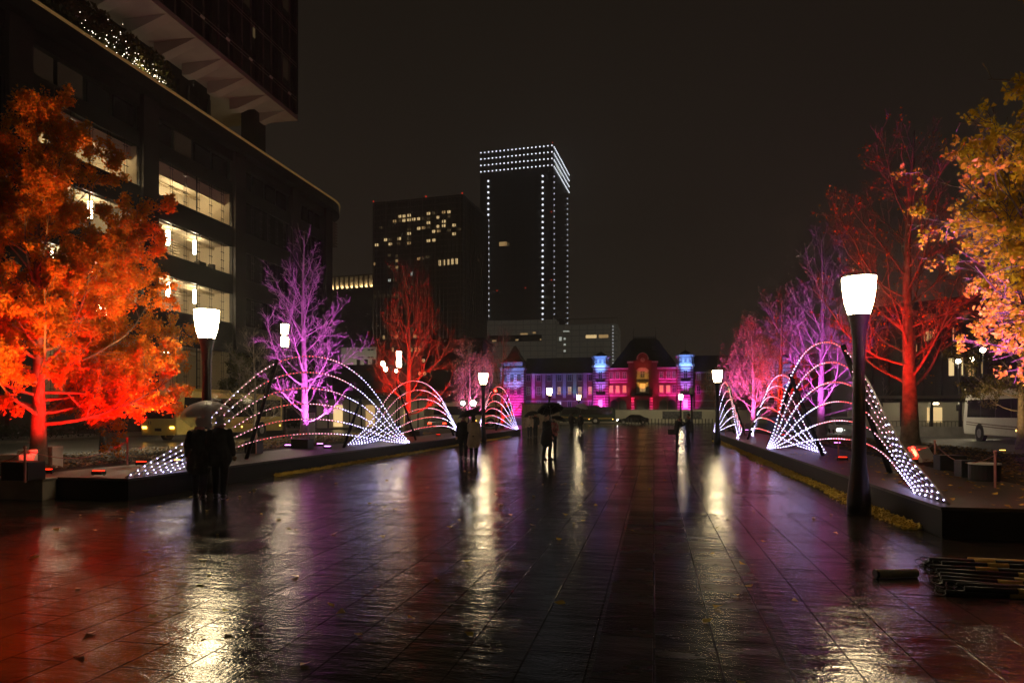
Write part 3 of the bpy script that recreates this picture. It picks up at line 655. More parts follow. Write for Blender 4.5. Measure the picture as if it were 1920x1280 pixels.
uplight(754, 37.5, PZ, tgt(765, 40, 5.5), 3800, RED, 'red floodlight at the foot of the post under the red tree', 85)
uplight(822, 37.8, PZ, tgt(765, 40, 6.5), 2400, RED, 'red floodlight nearest the far arch foot under the red tree', 80)
uplight(900, 50, PZ, tgt(880, 52, 4.5), 2600, (1, .18, .55), 'pink floodlight under the thin pink tree', 90)
uplight(946, 61.5, 0, tgt(942, 63, 3.5), 3800, RED, 'red floodlight behind the planter end under the thin red trunk', 90)
uplight(1715, 17.9, PZ, tgt(1706, 19.7, 5.0), 1700, RED, 'red floodlight in front of the thick red trunk', 95)
uplight(1580, 18.6, PZ, tgt(1680, 19.7, 6.5), 2400, RED, 'red floodlight left of the thick red trunk near the violet light', 75)
uplight(1510, 28, PZ, tgt(1540, 30, 6.5), 3000, MAG, 'violet floodlight under the violet tree behind the near arches', 85)
uplight(1570, 27.5, PZ, tgt(1540, 30, 5), 1100, MAG, 'violet floodlight right of the violet trunk', 85)
uplight(1468, 37.5, PZ, tgt(1463, 40, 5.5), 6000, RED, 'red floodlight under the middle red tree', 90)
uplight(1400, 47.5, PZ, tgt(1412, 50, 5), 6500, (1, .12, .55), 'pink floodlight under the pink leaved tree', 95)
uplight(1980, 9.6, PZ, tgt(1950, 9.8, 4.5), 2800, (.85, .10, .90), 'pink floodlight under the tree at the picture edge', 115)
uplight(1880, 30, 0, tgt(1895, 33, 4.5), 1300, (1.0, .62, .2), 'amber floodlight under the dark leafy tree', 90, 'amber')
# made-up amber floodlights, added to colour the top of the orange tree
uplight(330, 17.5, PZ, tgt(110, 15.9, 8.3), 3800, (1.0, .30, .05), 'added amber floodlight on the planter aimed at the orange crown', 56, 'amber')
uplight(-90, 11.9, PZ, tgt(30, 15.9, 8.3), 2700, (1.0, .30, .05), 'added amber floodlight at the near corner aimed up the orange crown', 60, 'amber')
uplight(2150, 7.6, 0, tgt(1830, 9.6, 3.6), 560, (1.0, .60, .12), 'added amber floodlight on the paving aimed at the yellow crown', 85, 'amber')  # added out of view to light the yellow leaves

# ================================================================== office building on the far side of the yellow bus
XB = -42.0
def office():
    t = thing('office_building', 'dark office block with big lit windows and rounded corner behind the orange tree', 'building', (XB, 60, 0), world=True)
    y0, y1 = 14.0, dep(613, XB); top = 29.6
    # columns and spandrels
    cols = [14, 24.5, dep(60, XB)-1.1, dep(287, XB)-.6, dep(446, XB), dep(552, XB), y1]
    cols = sorted(cols)
    g = MB()
    for c in cols: g.box(XB-.3, XB+.35, c-.9, c+.9, .15, 28.3)
    g.build('columns', 'brown_stone', t)
    rows = [(24.0, 20.5), (18.65, 15.6), (13.9, 10.7), (7.9, 2.2)]
    g = MB(); prev = 28.3
    for i in range(len(cols)-1):
        a, b = cols[i]+.9, cols[i+1]-.9
        prev = 28.3
        for (zt, zb) in rows:
            if zt == 24.0:
                g.box(XB-.9, XB, a, b, zt, 25.2); g.box(XB-.9, XB, a, b, 27.3, 28.3)
            else: g.box(XB-.9, XB, a, b, zt, prev)
            prev = zb
        g.box(XB-.9, XB, a, b, .15, 2.2)
    g.build('spandrels', 'bronze', t)
    # body behind, with rounded far corner
    g = MB(); pts = []
    rad = 7.0; cx, cy = XB-rad, y1
    pts = [(XB-38, y0), (XB-8, y0), (XB-8, y1-.5)]
    g.prism(pts + [(XB-38, y1-.5)], .15, 28.4)
    g.build('core', 'dark_block', t)
    def round_slab(out, z0, z1, inner=9):
        p = [(XB-inner-20, y0-out), (XB+out, y0-out), (XB+out, y1)]
        for k in range(1, 13):
            a = PI/2*k/12; p.append((XB-rad + (rad+out)*math.cos(a), y1 + (rad+out)*math.sin(a)))
        p.append((XB-inner-20, y1+rad+out)); return p
    g = MB(); g.prism(round_slab(.9, 0, 0), 28.4, 29.52); g.build('roof', 'bronze', t)
    g = MB(); g.prism(round_slab(1.0, 0, 0), 29.53, 29.72); g.build('parapet', emit('golden_edge_glow', (1, .62, .18), .075, (.5,.34,.12)), t)  # brass edge given faint emission in place of light falling on it
    g = MB(); g.prism(round_slab(-.2, 0, 0)[2:-1] + [(XB-8, y1+rad-.3), (XB-8, y1)], .15, 28.38)
    g.build('rounded_corner', 'bronze', t, smooth=False)
    g = MB()
    for k in range(9):
        for i in range(1):
            a = R(28); g.box(XB-1.2, XB-.15, y1+1.6, y1+3.4, 24.2+k*.38, 24.32+k*.38)
    g.build('vent', 'soffit', t)
    for z in (22.5, 17.5, 12.5, 7.5):
        g = MB(); q = [(XB-rad + (rad-.05)*math.cos(PI/2*k/10), y1 + (rad-.05)*math.sin(PI/2*k/10)) for k in range(11)]
        g.tube([(x, y, z) for x, y in q], .12, 5); g.build('ledge', 'soffit', t)
    # windows
    lit = {(2, 0): 1, (3, 0): 1, (3, 1): 2, (3, 2): 3, (2, 1): 2, (2, 2): 2, (1, 1): 1, (3, 3): 4, (2, 3): 4}
    for i in range(len(cols)-1):
        a, b = cols[i]+.9, cols[i+1]-.9
        # upper strip windows
        for q in range(4):
            wa, wb = a+(b-a)*q/4+.25, a+(b-a)*(q+1)/4-.25
            gg = MB(); gg.box(XB-.6, XB-.45, wa, wb, 25.25, 27.25)
            f = gg.build('window', 'glass_dark' if (i, q) not in ((2, 1), (2, 0), (3, 1)) else 'win_faint', t)
        for j, (zt, zb) in enumerate(rows):
            kind = lit.get((i, j), 0)
            fr = MB()
            fr.box(XB-.12, XB+.02, a, a+.12, zb, zt); fr.box(XB-.12, XB+.02, b-.12, b, zb, zt)
            fr.box(XB-.12, XB+.021, a+.12, b-.12, zt-.12, zt); fr.box(XB-.12, XB+.021, a+.12, b-.12, zb, zb+.12)
            nm = 6
            for q in range(1, nm): yq = a+(b-a)*q/nm; fr.tube([(XB+.10, yq-.14, zb), (XB+.10, yq-.14, zt)], .022, 4); fr.tube([(XB+.10, yq+.14, zb), (XB+.10, yq+.14, zt)], .022, 4)
            for q in range(1, nm):
                yq = a+(b-a)*q/nm; zq = zb+.4
                while zq < zt-.2: fr.box(XB+.08, XB+.13, yq-.26, yq+.26, zq, zq+.05); zq += .8
            fr.box(XB-.1, XB-.02, a+(b-a)*.5-.05, a+(b-a)*.5+.05, zb+.12, zt-.12)
            f = fr.build('window', 'bronze', t)
            if kind == 0:
                gg = MB(); gg.box(XB-.35, XB-.3, a, b, zb, zt); gg.build('pane', 'glass_dark', f)
                continue
            rm = MB(); dpt = 5.0
            rm.add([(XB-.36, a, zb), (XB-.36, b, zb), (XB-dpt, b, zb), (XB-dpt, a, zb), (XB-.36, a, zt), (XB-.36, b, zt), (XB-dpt, b, zt), (XB-dpt, a, zt)],
                   [(0,1,2,3), (7,6,5,4), (2,6,7,3), (0,3,7,4), (1,5,6,2)])
            if kind in (1,): rm.box(XB-1.0, XB-.9, a, b, zt-1.15, zt)        # blind boxes / ceiling bulkhead
            rm.build('room', 'room', f)
            rq = random.Random(i*7+j)
            for q in range(5):
                yq = a+.5+(b-a-1.5)*rq.random(); xq = XB-1.2-2.6*rq.random(); fu = MB(); fu.box(xq-.3, xq+.3, yq, yq+rq.uniform(.4, 1.1), zb+.005, zb+rq.uniform(.5, 1.0)); fu.build('cabinet', 'brown_stone', f)
            pt_ = MB()
            for q in (.24, .5, .78): pt_.box(XB-4.95, XB-4.6, a+(b-a)*q-.12, a+(b-a)*q+.12, zb+.005, zt-.01)
            pt_.box(XB-4.4, XB-4.2, a+.01, b-.01, zt-.42, zt-.3); pt_.box(XB-2.2, XB-2.05, a+.01, b-.01, zt-.28, zt-.01)
            pt_.build('beam', 'louver', f)
            if kind in (2, 3):
                lv = MB(); zq = zb+.2
                while zq < zt-.25: lv.box(XB-3.4, XB-3.2, a+(b-a)*.42, a+(b-a)*.66, zq, zq+.12); zq += .26
                lv.build('louvre', 'louver', f)
                for fy in (.30, .64):
                    e_ = MB(); yq = a+(b-a)*fy; e_.box(XB-1.6, XB-1.35, yq, yq+.22, zt-1.6, zt-.3); e_.build('wall_lamp', 'lantern', f)
            if kind == 1:
                e_ = MB(); yq = a+(b-a)*.62; e_.box(XB-3.6, XB-2.6, yq, yq+1.4, zb+.9, zb+.97); e_.build('ceiling_lamp', 'lantern', f)
            if kind == 4:
                e_ = MB(); yq = a+(b-a)*.5; e_.box(XB-3.6, XB-3.3, yq, yq+.3, zt-.5, zt-.4); e_.build('ceiling_lamp', 'lantern', f)
            if kind == 2: 
                e_ = MB(); e_.box(XB-4.2, XB-2.4, a+.8, a+1.1, zt-.2, zt-.14); e_.build('ceiling_lamp', 'lantern', f)
office()
def office_tower():
    XT = -44.0; zs = 38.6; ye = dep(553, XT)
    t = thing('office_tower', 'dark tower overhanging the rounded office block, pale soffit with brackets', 'building', (XT, ye, 29), world=True)
    g = MB(); g.box(XT-34, XT, 10, ye, zs+.3, 110); g.build('shaft', 'bronze', t)
    g = MB()
    g.box(XT-34, XT+.25, 9.7, ye+.25, zs-.25, zs+.28); g.build('soffit', 'soffit', t)
    yy = ye-2.2; br = []
    while yy > 20:
        b = MB(); b.extr([(XT+.2, zs-.27), (XT-4.5, zs-.27), (XT-4.5, zs-1.5), (XT-3.6, zs-1.5)], yy-.55, yy+.55, 'y'); b.build('bracket', 'soffit', t); yy -= 4.1
    # facade: piers, floor bands, rails
    f = MB(); yy = ye-.3
    while yy > 14: f.box(XT+.02, XT+.45, yy-.28, yy+.28, zs+.4, 110); yy -= 2.05*2
    f.build('piers', 'brown_stone', t)
    f = MB(); z = zs+3
    while z < 108: f.box(XT+.01, XT+.16, 12, ye-.02, z, z+.5); z += 4.2
    f.build('floor_band', 'bronze', t)
    f = MB(); z = zs+2.2
    while z < 106:
        f.box(XT+.46, XT+.50, 12, ye-.4, z, z+.04); f.box(XT+.46, XT+.50, 12, ye-.4, z-.35, z-.31); z += 4.2
    f.build('rail', 'soffit', t)
    f = MB(); yy = ye-.3
    while yy > 14:
        for o_ in (-1.2, -2.9): f.box(XT+.02, XT+.22, yy+o_-.035, yy+o_+.035, zs+.4, 110)
        yy -= 4.1
    f.build('fins', mat('grey_mullion', (.10, .09, .08), .5), t)
    rq = random.Random(9)
    for q in range(14):
        yq = ye-.3-4.1*rq.randrange(9)-2.05; zq = zs+3.6+4.2*rq.randrange(7)
        f = MB(); f.box(XT+.015, XT+.05, yq-.7, yq+.7, zq+.2, zq+2.6); f.build('window', 'win_faint', t)
    yy = ye-2.2
    for k in range(7):
        f = MB(); f.box(XT+.46, XT+.62, yy-.25, yy+.25, zs+1.9, zs+2.1); f.build('bracket_tip', 'stone_trim', t); yy -= 4.1
    f = MB(); f.box(XT+.02, XT+.05, ye-9.2, ye-8.0, zs+5.2, zs+6.3); f.build('window', 'win_dim', t)
    # recessed storey and corner columns
    f = MB(); f.box(XT-30, XT-5.5, 12, ye-9, 29.5, zs-.27); f.build('recessed_wall', 'bronze', t)
    f = MB(); yy = ye-9.5
    while yy > 20: f.box(XT-5.45, XT-5.2, yy-.2, yy+.2, 29.5, zs-1.5); yy -= 1.6
    f.build('mullions', 'brown_stone', t)
    for yc in (ye-2.6, ye-38):
        f = MB(); f.box(XT-5.0, XT-3.2, yc-1.2, yc+1.2, 29.5, zs-.28); f.build('column', 'brown_stone', t)
    f = MB(); yl = ye-8
    # deck lights washing the soffit
    for q in range(4):
        yq = ye-5-12*q
        f = MB(); f.box(XT-2.4, XT-2.0, yq-.2, yq+.2, 29.52, 29.7); lo = f.build('floor_lamp', 'win_hot', t)
        spot(t, (XT-2.2, yq, 29.9), (XT-2.0, yq, 37), 190, (1, .80, .58), 160, 1, .3)
office_tower()
def roof_shrub():
    XS = -43.6; y0 = dep(165, XS)+1; y1 = dep(292, XS)
    t = thing('roof_shrub', 'leafy shrubs hung with fairy lights on the office roof edge', 'shrub', (XS, y0, 29.5), world=True)
    rr = np.random.default_rng(8); P = []; S = MB()
    for k in range(9):
        c = Vector((XS + rr.uniform(-.6, .2), 27 + (y1-27)*k/8.0*.999 + .0, 29.5)); r = 1.9 + .7*rr.random() if k < 8 else 1.5
        S.tube([c, c+Vector((.1, .1, 2.2))], [.12, .05], 5)
        q = rr.normal(size=(2600, 3)); q /= np.linalg.norm(q, axis=1)[:, None]
        P.append(np.array([c.x, c.y, 31.6]) + q*np.array([1.3, 2.6, 2.6])*rr.uniform(.45, 1, (2600, 1)))
    S.build('stem', 'bark', t); leaves_mesh('foliage', np.concatenate(P), .34, 'evergreen', t, rr)
    L_ = MB()
    for k in range(130):
        yq = 44 + (y1-44)*(rr.random()**.9); 
        zq = 30.3 + abs(rr.normal())*1.7*(.25+.75*abs(math.sin(yq*.55)))
        L_.octa((XS + 1.4 - .35*(zq-30), yq, zq), .022+.03*rr.random()**2)
    L_.build('light_string', 'fairy', t)
    spot(t, (XS+1.2, 50, 30), (XS-1, 55, 33), 520, (1, .8, .45), 150, 1, .2)
roof_shrub()

# ================================================================== blocks beyond
def boxed(name, label, cx0, cx1, depth, ztop, m, z0=0, group=None, roof=None):
    # cx0,cx1: world points (near face, left to right); depth: metres back along face normal
    a, b = cx0, cx1; d = (b-a).normalized(); nrm = Vector((-d.y, d.x, 0))
    t = thing(name, label, 'building', (a.x, a.y, 0), math.atan2(d.y, d.x), group)
    Ln = (b-a).length
    g = MB(); g.box(0, Ln, 0, depth, z0, ztop); g.build('wall', m, t)
    if roof: g = MB(); g.box(-.5, Ln+.5, -.5, depth+.5, ztop+.003, ztop+roof); g.build('roof', 'slate', t)
    return t, Ln
# tall tower with light dots
t, Ln = boxed('office_tower', 'tallest tower outlined with rows of white light dots', w(900, 527), w(1037, 512), 66, 203, 'tower_b')
H2 = 203.0
n1 = 19
for r_ in range(4):
    g = MB(); z = H2-1 - r_*5.1*.98*(1.0)
    z = H2 - 1.2 - r_*4.9
    for i in range(n1): x = .8 + (Ln-1.6)*i/(n1-1); g.box(x-.36, x+.36, -.5, -.05, z-.36, z+.36)
    for i in range(1, 20): y = 66*i/19; g.box(Ln+.05, Ln+.5, y-.35, y+.35, z-.35, z+.35)
    for i in (1, 3): g.box(-.5, -.05, i*3-.3, i*3+.3, z-.3, z+.3)
    g.build('light_row', 'dot', t)
for x, y, m_, s_ in ((Ln*.118, -.3, 'dot', .52), (Ln*.862, -.3, 'dot', .52), (Ln+.3, 3.0, 'dot_small', .4), (Ln+.3, 58, 'dot_small', .4)):
    g = MB(); z = H2-23.5
    while z > 38: g.box(x-s_, x+s_, y-.2-s_*.3, y+.2+s_*.3, z-s_, z+s_); z -= 4.32
    g.build('light_column', m_, t)
g = MB(); g.box(Ln*.27, Ln*.27+6, -.3, -.02, 129, 132); g.build('window', 'win_warm', t)
g = MB(); g.box(Ln*.34, Ln*.34+4, -.3, -.02, 129, 131.5); g.build('window', 'win_dim', t)
g = MB(); g.box(Ln*.87, Ln*.87+6, -.3, -.02, 66, 67.2); g.build('window', 'win_dim', t)
g = MB(); g.box(Ln+.05, Ln+.3, 9, 34, H2-13, H2-11); g.build('window', 'win_pale', t)
for (x, z) in ((Ln-.3, H2+.8), (Ln*.98, 152), (Ln*.98, 101), (Ln*.24, 95), (Ln*.63, 96)):
    g = MB(); g.box(x-.3, x+.3, -1, -.1, z-.3, z+.3); g.build('beacon', 'beacon', t)
# second tower
t, Ln = boxed('office_tower', 'tower left of the tallest with scattered warm lit windows', w(700, 468), w(868, 450), 55, 145.5, 'tower_a')
g = MB()
for i in range(25): x = Ln*i/24; g.box(x-.16, x+.16, -.8, -.02, 0, 143)
for i in range(1, 12): y = 55*i/12; g.box(Ln+.02, Ln+.7, y-.2, y+.2, 0, 143)
g.build('fins', mat('grey_fin', (.16, .14, .12), .5), t)
fh, cw = 3.75, Ln/21.0
def W1(px, py, m_='win_warm', ww=.62, hh=.45):
    q = (px-700)/168.0*Ln; D = 468-18*(px-700)/168.0; z = zz(py, D)
    ww_, hh_ = ww*cw, hh*fh
    g = MB(); g.box(q-ww_/2, q+ww_/2, -.4, -.03, z-hh_/2, z+hh_/2); g.box(q-.1, q+.1, -.5, -.41, z-hh_/2, z+hh_/2, 1); g.build('window', [m_, 'bronze'], t)
s7 = 540/1920.
for zx, zy, mm in ((252,590,0),(284,588,0),(316,583,0),(218,622,1),(250,620,2),(282,617,0),(315,613,0),(347,609,0),(378,606,0),(445,571,0),(478,568,2),(545,562,1),(578,560,0),
    (510,596,0),(445,604,2),(445,632,0),(546,623,0),(380,670,0),(412,665,1),(445,662,2),(510,656,0),(545,652,0),(612,648,0),(478,690,0),(512,687,1),(612,706,0),(646,675,2),(316,676,2),(316,704,0),
    (124,664,2),(157,746,0),(190,745,2),(250,738,0),(188,774,0),(95,780,0),(246,770,2),(315,768,1),(445,752,0),(482,748,0),(578,592,2),(412,604,2),
    (180,850,2),(235,852,2),(236,885,1),(380,872,1),(412,870,2),(236,928,1),(180,924,2),(440,858,2),(580,682,2),(316,740,2)):
    W1(680+zx*s7, 240+zy*s7, ('win_hot', 'win_warm', 'win_dim')[mm], .72)
for i in range(5): W1(680+(519+27.5*i)*s7, 240+(900-3*i)*s7, 'win_hot', .42, .95)
W1(680+337*s7, 240+972*s7, 'win_pale', .6, .6); W1(680+184*s7, 240+1016*s7, 'win_pale', .6, .4); W1(680+216*s7, 240+1014*s7, 'win_dim', .6, .4); W1(687.5+15, 495, 'win_warm', .3, .5)
for i in range(6): W1(705+i*8, 555, 'win_dim', .5, .4)
for y_, z_ in ((10, 122), (30, 108), (32, 100), (36, 112), (14, 60)):
    g = MB(); g.box(Ln+.03, Ln+.4, y_, y_+2, z_, z_+1.6); g.build('window', 'win_dim', t)
for x, z in ((.3, 146), (Ln*.6, 146), (Ln-.3, 146)):
    g = MB(); g.box(x-.4, x+.4, -.8, -.1, z-.3, z+.5); g.build('beacon', 'beacon', t)
CZ0, CZ1 = zz(541, 560), zz(517, 560)
# crown-lit block
a, b = w(600, 570), w(765, 545)
t, Ln = boxed('office_block', 'office block with a warm uplit louvred crown beside the rounded corner', a, b, 30, CZ0, 'dark_block')
g = MB(); g.box(0, Ln, 1.8, 29, CZ0+.01, CZ1); g.build('crown_wall', 'pale_block', t)
g = MB()
for i in range(19): x = Ln*i/18; g.box(x-.3, x+.3, -.1, 1.79, CZ0+.01, CZ1)
g.box(-.3, Ln+.3, -.2, 2.0, CZ1+.01, CZ1+.7); g.build('fins', 'bronze', t)
dv = (b-a).normalized(); nv = Vector((dv.y, -dv.x, 0))
for i in range(12):
    x = Ln*(i+.5)/18; p = a + dv*x - nv*.8; p.z = CZ0+.5
    s = spot(None, p, p + Vector((0, 0, 8)) - nv*1.0, 2600, (1, .66, .3), 130, 1, .2); s.parent = t; s.matrix_parent_inverse = (Matrix.Translation((a.x, a.y, 0)) @ Matrix.Rotation(math.atan2(dv.y, dv.x), 4, 'Z')).inverted()
# pale low blocks
t, Ln = boxed('office_block', 'low pale windowless block below the louvred crown', w(640, 300), w(712, 296), 30, zz(651, 298), 'pale_block')
spot(t, (Ln*.5, -18, 1), (Ln*.5, 0, 28), 16000, (1, .9, .7), 120, 1, .5)
for i, (px, py) in enumerate(((673, 656), (679, 656), (692, 656), (698, 656), (673, 670), (679, 670), (692, 670), (698, 670))):
    x = (px-640)/72*Ln; z = zz(py, 298); g = MB(); g.box(x-.6, x+.6, -.08, -.01, z-.3, z+.3); g.build('window', 'glass_dark', t)
t, Ln = boxed('office_block', 'small pale gabled block just above the low pale block', w(688, 330), w(722, 328), 20, zz(634, 329), 'dark_block')
t, Ln = boxed('office_block', 'long dark block with scattered round lit windows behind the red tree', w(706, 240), w(905, 236), 25, zz(640, 238), 'dark_block', roof=1)
for px, py, rd in ((744,630,1),(779,630,1),(737,655,0),(772,655,0),(780,655,0),(787,655,0),(795,676,1),(788,700,1),(797,700,1),(720,632,0),(806,632,0)):
    x = (px-706)/199*Ln; z = zz(py, 238); g = MB()
    if rd: g.ball((x, -.1, z), (.62, .12, .62), 10, 8)
    else: g.box(x-.35, x+.35, -.1, -.01, z-.7, z+.7)
    g.build('window', 'win_warm' if px != 806 else 'win_dim', t)
t, Ln = boxed('office_block', 'dark low block with chimneys between the violet tree and the red tree', w(610, 200), w(718, 195), 25, zz(684, 198), 'dark_block')
g = MB()
for x in (8, 10.5, 13, 15.5): g.box(x, x+.7, 4, 5, zz(684, 198)+.01, zz(672, 198))
g.build('chimney', 'slate', t)
t, Ln = boxed('department_store', 'pale glass block below the tallest tower, left of the station roof', w(913, 470), w(1042, 462), 40, zz(600, 466), 'podium')
for px, py, ww in ((983, 626, 5), (1002, 624, 2), (927, 638, 3), (1014, 637, 1), (970, 637, 2)):
    x = (px-913)/129*Ln; z = zz(py, 466); g = MB(); g.box(x-ww/2, x+ww/2, -.2, -.02, z-.5, z+.5); g.build('window', 'win_warm', t)
g = MB(); g.box(0.5, Ln*.8, -.15, -.03, zz(640, 466), zz(628, 466)); g.build('dark_band', 'glass_dark', t)
t, Ln = boxed('department_store', 'pale glass block with signs of light between the tallest tower and the station roof', w(1042, 440), w(1158, 432), 40, zz(608, 436), 'podium')
for px, py, ww, hh, mm in ((1109, 631, 6.8, 2.0, 'win_hot'), (1132, 631, 6, 2.0, 'win_warm'), (1051, 634, 1.5, 2.4, 'win_pale'), (1059, 634, 1.2, 1.2, 'win_pale'), (1059, 645, 1.2, 1.2, 'win_pale'), (1059, 657, 1.2, 1.2, 'win_pale'), (1062, 620, 4, .6, 'win_pale')):
    x = (px-1042)/116*Ln; z = zz(py, 436); g = MB(); g.box(x-ww/2, x+ww/2, -.2, -.02, z-hh/2, z+hh/2); g.build('window', mm, t)
g = MB(); z = 14
while z < zz(612, 436): g.box(Ln-3.2, Ln-2.6, -.5, -.02, z, z+.5); z += 2.1
g.build('light_column', 'dot_small', t)
g = MB()
zt_ = zz(608, 436)
for i in range(14): x = Ln*i/13; g.box(x-.12, x+.12, 0, .3, zt_+.01, zt_+3.4)
g.box(-.2, Ln+.2, -.1, .4, zt_+3.41, zt_+3.8); g.build('roof_frame', 'soffit', t)

# ================================================================== station
YS = 300.0
DS = YS/((1210-CX)/F*sT + cT)
def sx_(px): return xat(px, YS)
def sz_(py): return zz(py, DS)
def station():
    t = thing('railway_station', 'long red brick station with banded turrets lit magenta and blue', 'building', (sx_(1206), YS, 0), world=True)
    zb = 0
    def wall(x0, x1, y0, y1, z0, z1, m_, name='wall'): g = MB(); g.box(x0, x1, y0, y1, z0, z1); return g.build(name, m_, t)
    ze = sz_(700); zr = sz_(667)
    # wings
    for a, b, nm in ((985, 1112, 'w'), (1300, 1428, 'e'), (1480, 1560, 'f')):
        wall(sx_(a), sx_(b), YS+1, YS+16, 0, ze, 'brick')
        g = MB(); g.extr([(YS+.4, ze+.5), (YS+16.5, ze+.5), (YS+13.5, zr), (YS+3.2, zr)], sx_(a), sx_(b), 'x'); g.build('roof', 'slate', t)
        wall(sx_(a), sx_(b), YS+.4, YS+1.8, ze+.003, ze+.49, 'stone_trim', 'cornice')
        g = MB()
        for z in (sz_(735), sz_(752), sz_(765)): g.box(sx_(a)+.1, sx_(b)-.1, YS+.88, YS+.999, z, z+.35)
        g.build('stone_band', 'stone_trim', t)
        for q in range(6):
            x = sx_(a + (b-a)*(q+.5)/6); g = MB(); g.box(x-.6, x+.6, YS+2.2, YS+3.8, sz_(685), sz_(678)); g.build('dormer', 'slate', t)
    # centre block
    cx0, cx1 = sx_(1141), sx_(1270)
    wall(cx0, cx1, YS, YS+20, 0, sz_(692), 'brick')
    wall(cx0-.2, cx1+.2, YS-.5, YS+.6, sz_(692)+.003, sz_(689), 'stone_trim', 'cornice')
    g = MB()
    xa, xb = sx_(1143), sx_(1273); ya, yb = YS+.7, YS+26
    ra, rb = sx_(1187), sx_(1229)
    prof = [(0, sz_(689)), (.34, sz_(668)), (.62, sz_(652)), (.86, sz_(636)), (1, sz_(632))]
    vs = []
    for f, z in prof:
        f2 = f**1.0
        x0, x1 = xa+(ra-xa)*f2, xb+(rb-xb)*f2; y0, y1 = ya+5.5*f2, yb-5.5*f2
        vs += [(x0,y0,z),(x1,y0,z),(x1,y1,z),(x0,y1,z)]
    fs = [(4*i+j, 4*i+(j+1) % 4, 4*(i+1)+(j+1) % 4, 4*(i+1)+j) for i in range(4) for j in range(4)] + [(16,17,18,19)]
    g.add(vs, fs); g.build('roof', 'slate_red', t)
    g = MB(); yq = ya+5.6
    g.box(ra, rb, yq, yq+.3, sz_(632)+.01, sz_(631)); g.box(ra, rb, yq, yq+.3, sz_(629), sz_(628))
    for i in range(13): x = ra+(rb-ra)*i/12; g.box(x-.18, x+.18, yq+.05, yq+.25, sz_(631), sz_(629))
    g.build('roof_crest', 'copper', t)
    for x in (ra, rb):
        g = MB(); g.lathe([(.35, sz_(631.9)), (.1, sz_(625)), (.05, sz_(611))], x, yq+.8, 8); g.build('finial', 'copper', t)
    for x in (1186, 1226):
        g = MB(); g.box(sx_(x)-.9, sx_(x)+.9, YS+2.5, YS+6, sz_(655), sz_(648)); g.build('dormer', 'slate_red', t)
    # central gable with clock
    gx0, gx1 = sx_(1178), sx_(1232); gm = sx_(1205)
    wall(sx_(1188), sx_(1222), YS-2.2, YS-.003, 0, sz_(676), 'brick', 'gable')
    wall(gx0, sx_(1188)-.003, YS-1.2, YS-.003, 0, sz_(680), 'brick', 'gable')
    wall(sx_(1222)+.003, gx1, YS-1.2, YS-.003, 0, sz_(680), 'brick', 'gable')
    for a, b in ((1176, 1188), (1222, 1234)): wall(sx_(a), sx_(b)-.01, YS-1.5, YS+.5, sz_(680)+.003, sz_(677), 'stone_trim', 'cornice')
    g = MB(); rr = (sx_(1215)-sx_(1195))/2*1.05; pts = []
    for k in range(17): a = PI*k/16; pts.append((gm+rr*math.cos(a), sz_(676) + .003 + rr*.2 + rr*1.15*math.sin(a)))
    g.extr([(gm+rr, sz_(676)+.003)] + pts + [(gm-rr, sz_(676)+.003)], YS-2.2, YS+1.5, 'y'); g.build('pediment', 'brick', t)
    g = MB(); g.tube([(p[0], YS-2.25, p[1]) for p in pts], .28, 6); g.build('pediment_trim', 'stone_trim', t)
    g = MB(); c = (gm, YS-2.3, sz_(675)); g.ball(c, (.95, .12, .95), 18, 10); ck = g.build('clock', 'stone_trim', t)
    g = MB(); g.box(c[0]-.05, c[0]+.05, c[1]-.2, c[1]-.15, c[2], c[2]+.75); g.box(c[0], c[0]+.5, c[1]-.21, c[1]-.16, c[2]-.05, c[2]+.05); g.build('clock_hand', 'black', ck)
    # big arched centre bay (pale stone, orange lit)
    g = MB(); a, b = sx_(1194), sx_(1216); mid = (a+b)/2; hw = (b-a)/2
    z1, z0 = sz_(695), sz_(737)
    pts = [(mid+hw*math.cos(PI*k/12), z1+hw*.55*math.sin(PI*k/12)) for k in range(13)]
    g.extr(pts + [(a, z0), (b, z0)], YS-2.5, YS-2.203, 'y'); g.build('centre_bay', 'stone_trim', t)
    for k in range(7):
        z = z0 + (z1-z0)*k/6
        for s in (-1, 1): g = MB(); g.box(mid+s*hw+(-.55 if s > 0 else -.15), mid+s*hw+(.15 if s > 0 else .55), YS-2.72, YS-2.51, z-.35, z+.35); g.build('quoin', 'stone_trim', t)
    wn = 0
    def window(x, z, ww, hh, y, lit, fm='stone_trim', nm='window'):
        g = MB(); fr = .22
        g.box(x-ww/2-fr, x-ww/2, y-.25, y, z-hh/2-fr, z+hh/2+fr); g.box(x+ww/2, x+ww/2+fr, y-.25, y, z-hh/2-fr, z+hh/2+fr)
        g.box(x-ww/2, x+ww/2, y-.25, y, z+hh/2, z+hh/2+fr); g.box(x-ww/2-.3, x+ww/2+.3, y-.4, y, z-hh/2-fr-.25, z-hh/2-fr-.01)
        g.box(x-.07, x+.07, y-.12, y-.02, z-hh/2, z+hh/2); g.box(x-ww/2, x+ww/2, y-.13, y-.021, z+hh*.15, z+hh*.15+.12)
        f = g.build(nm, fm, t)
        g = MB(); g.box(x-ww/2, x+ww/2, y-.018, y-.004, z-hh/2, z+hh/2); g.build('pane', lit or 'glass_dark', f)
    window(mid, sz_(702), 1.7, 2.6, YS-2.5, 'win_dim'); window(mid, sz_(702), .0001+.9, 2.6, YS-2.5-.0, None) if False else None
    window(mid, sz_(727), 2.3, 3.4, YS-2.5, 'win_warm')
    wall(mid-2.6, mid+2.6, YS-3.2, YS-2.51, sz_(717), sz_(714.5), 'slate', 'balcony')
    wall(sx_(1190), sx_(1220), YS-5, YS-2.21, sz_(742), sz_(738), 'slate', 'porch_roof')
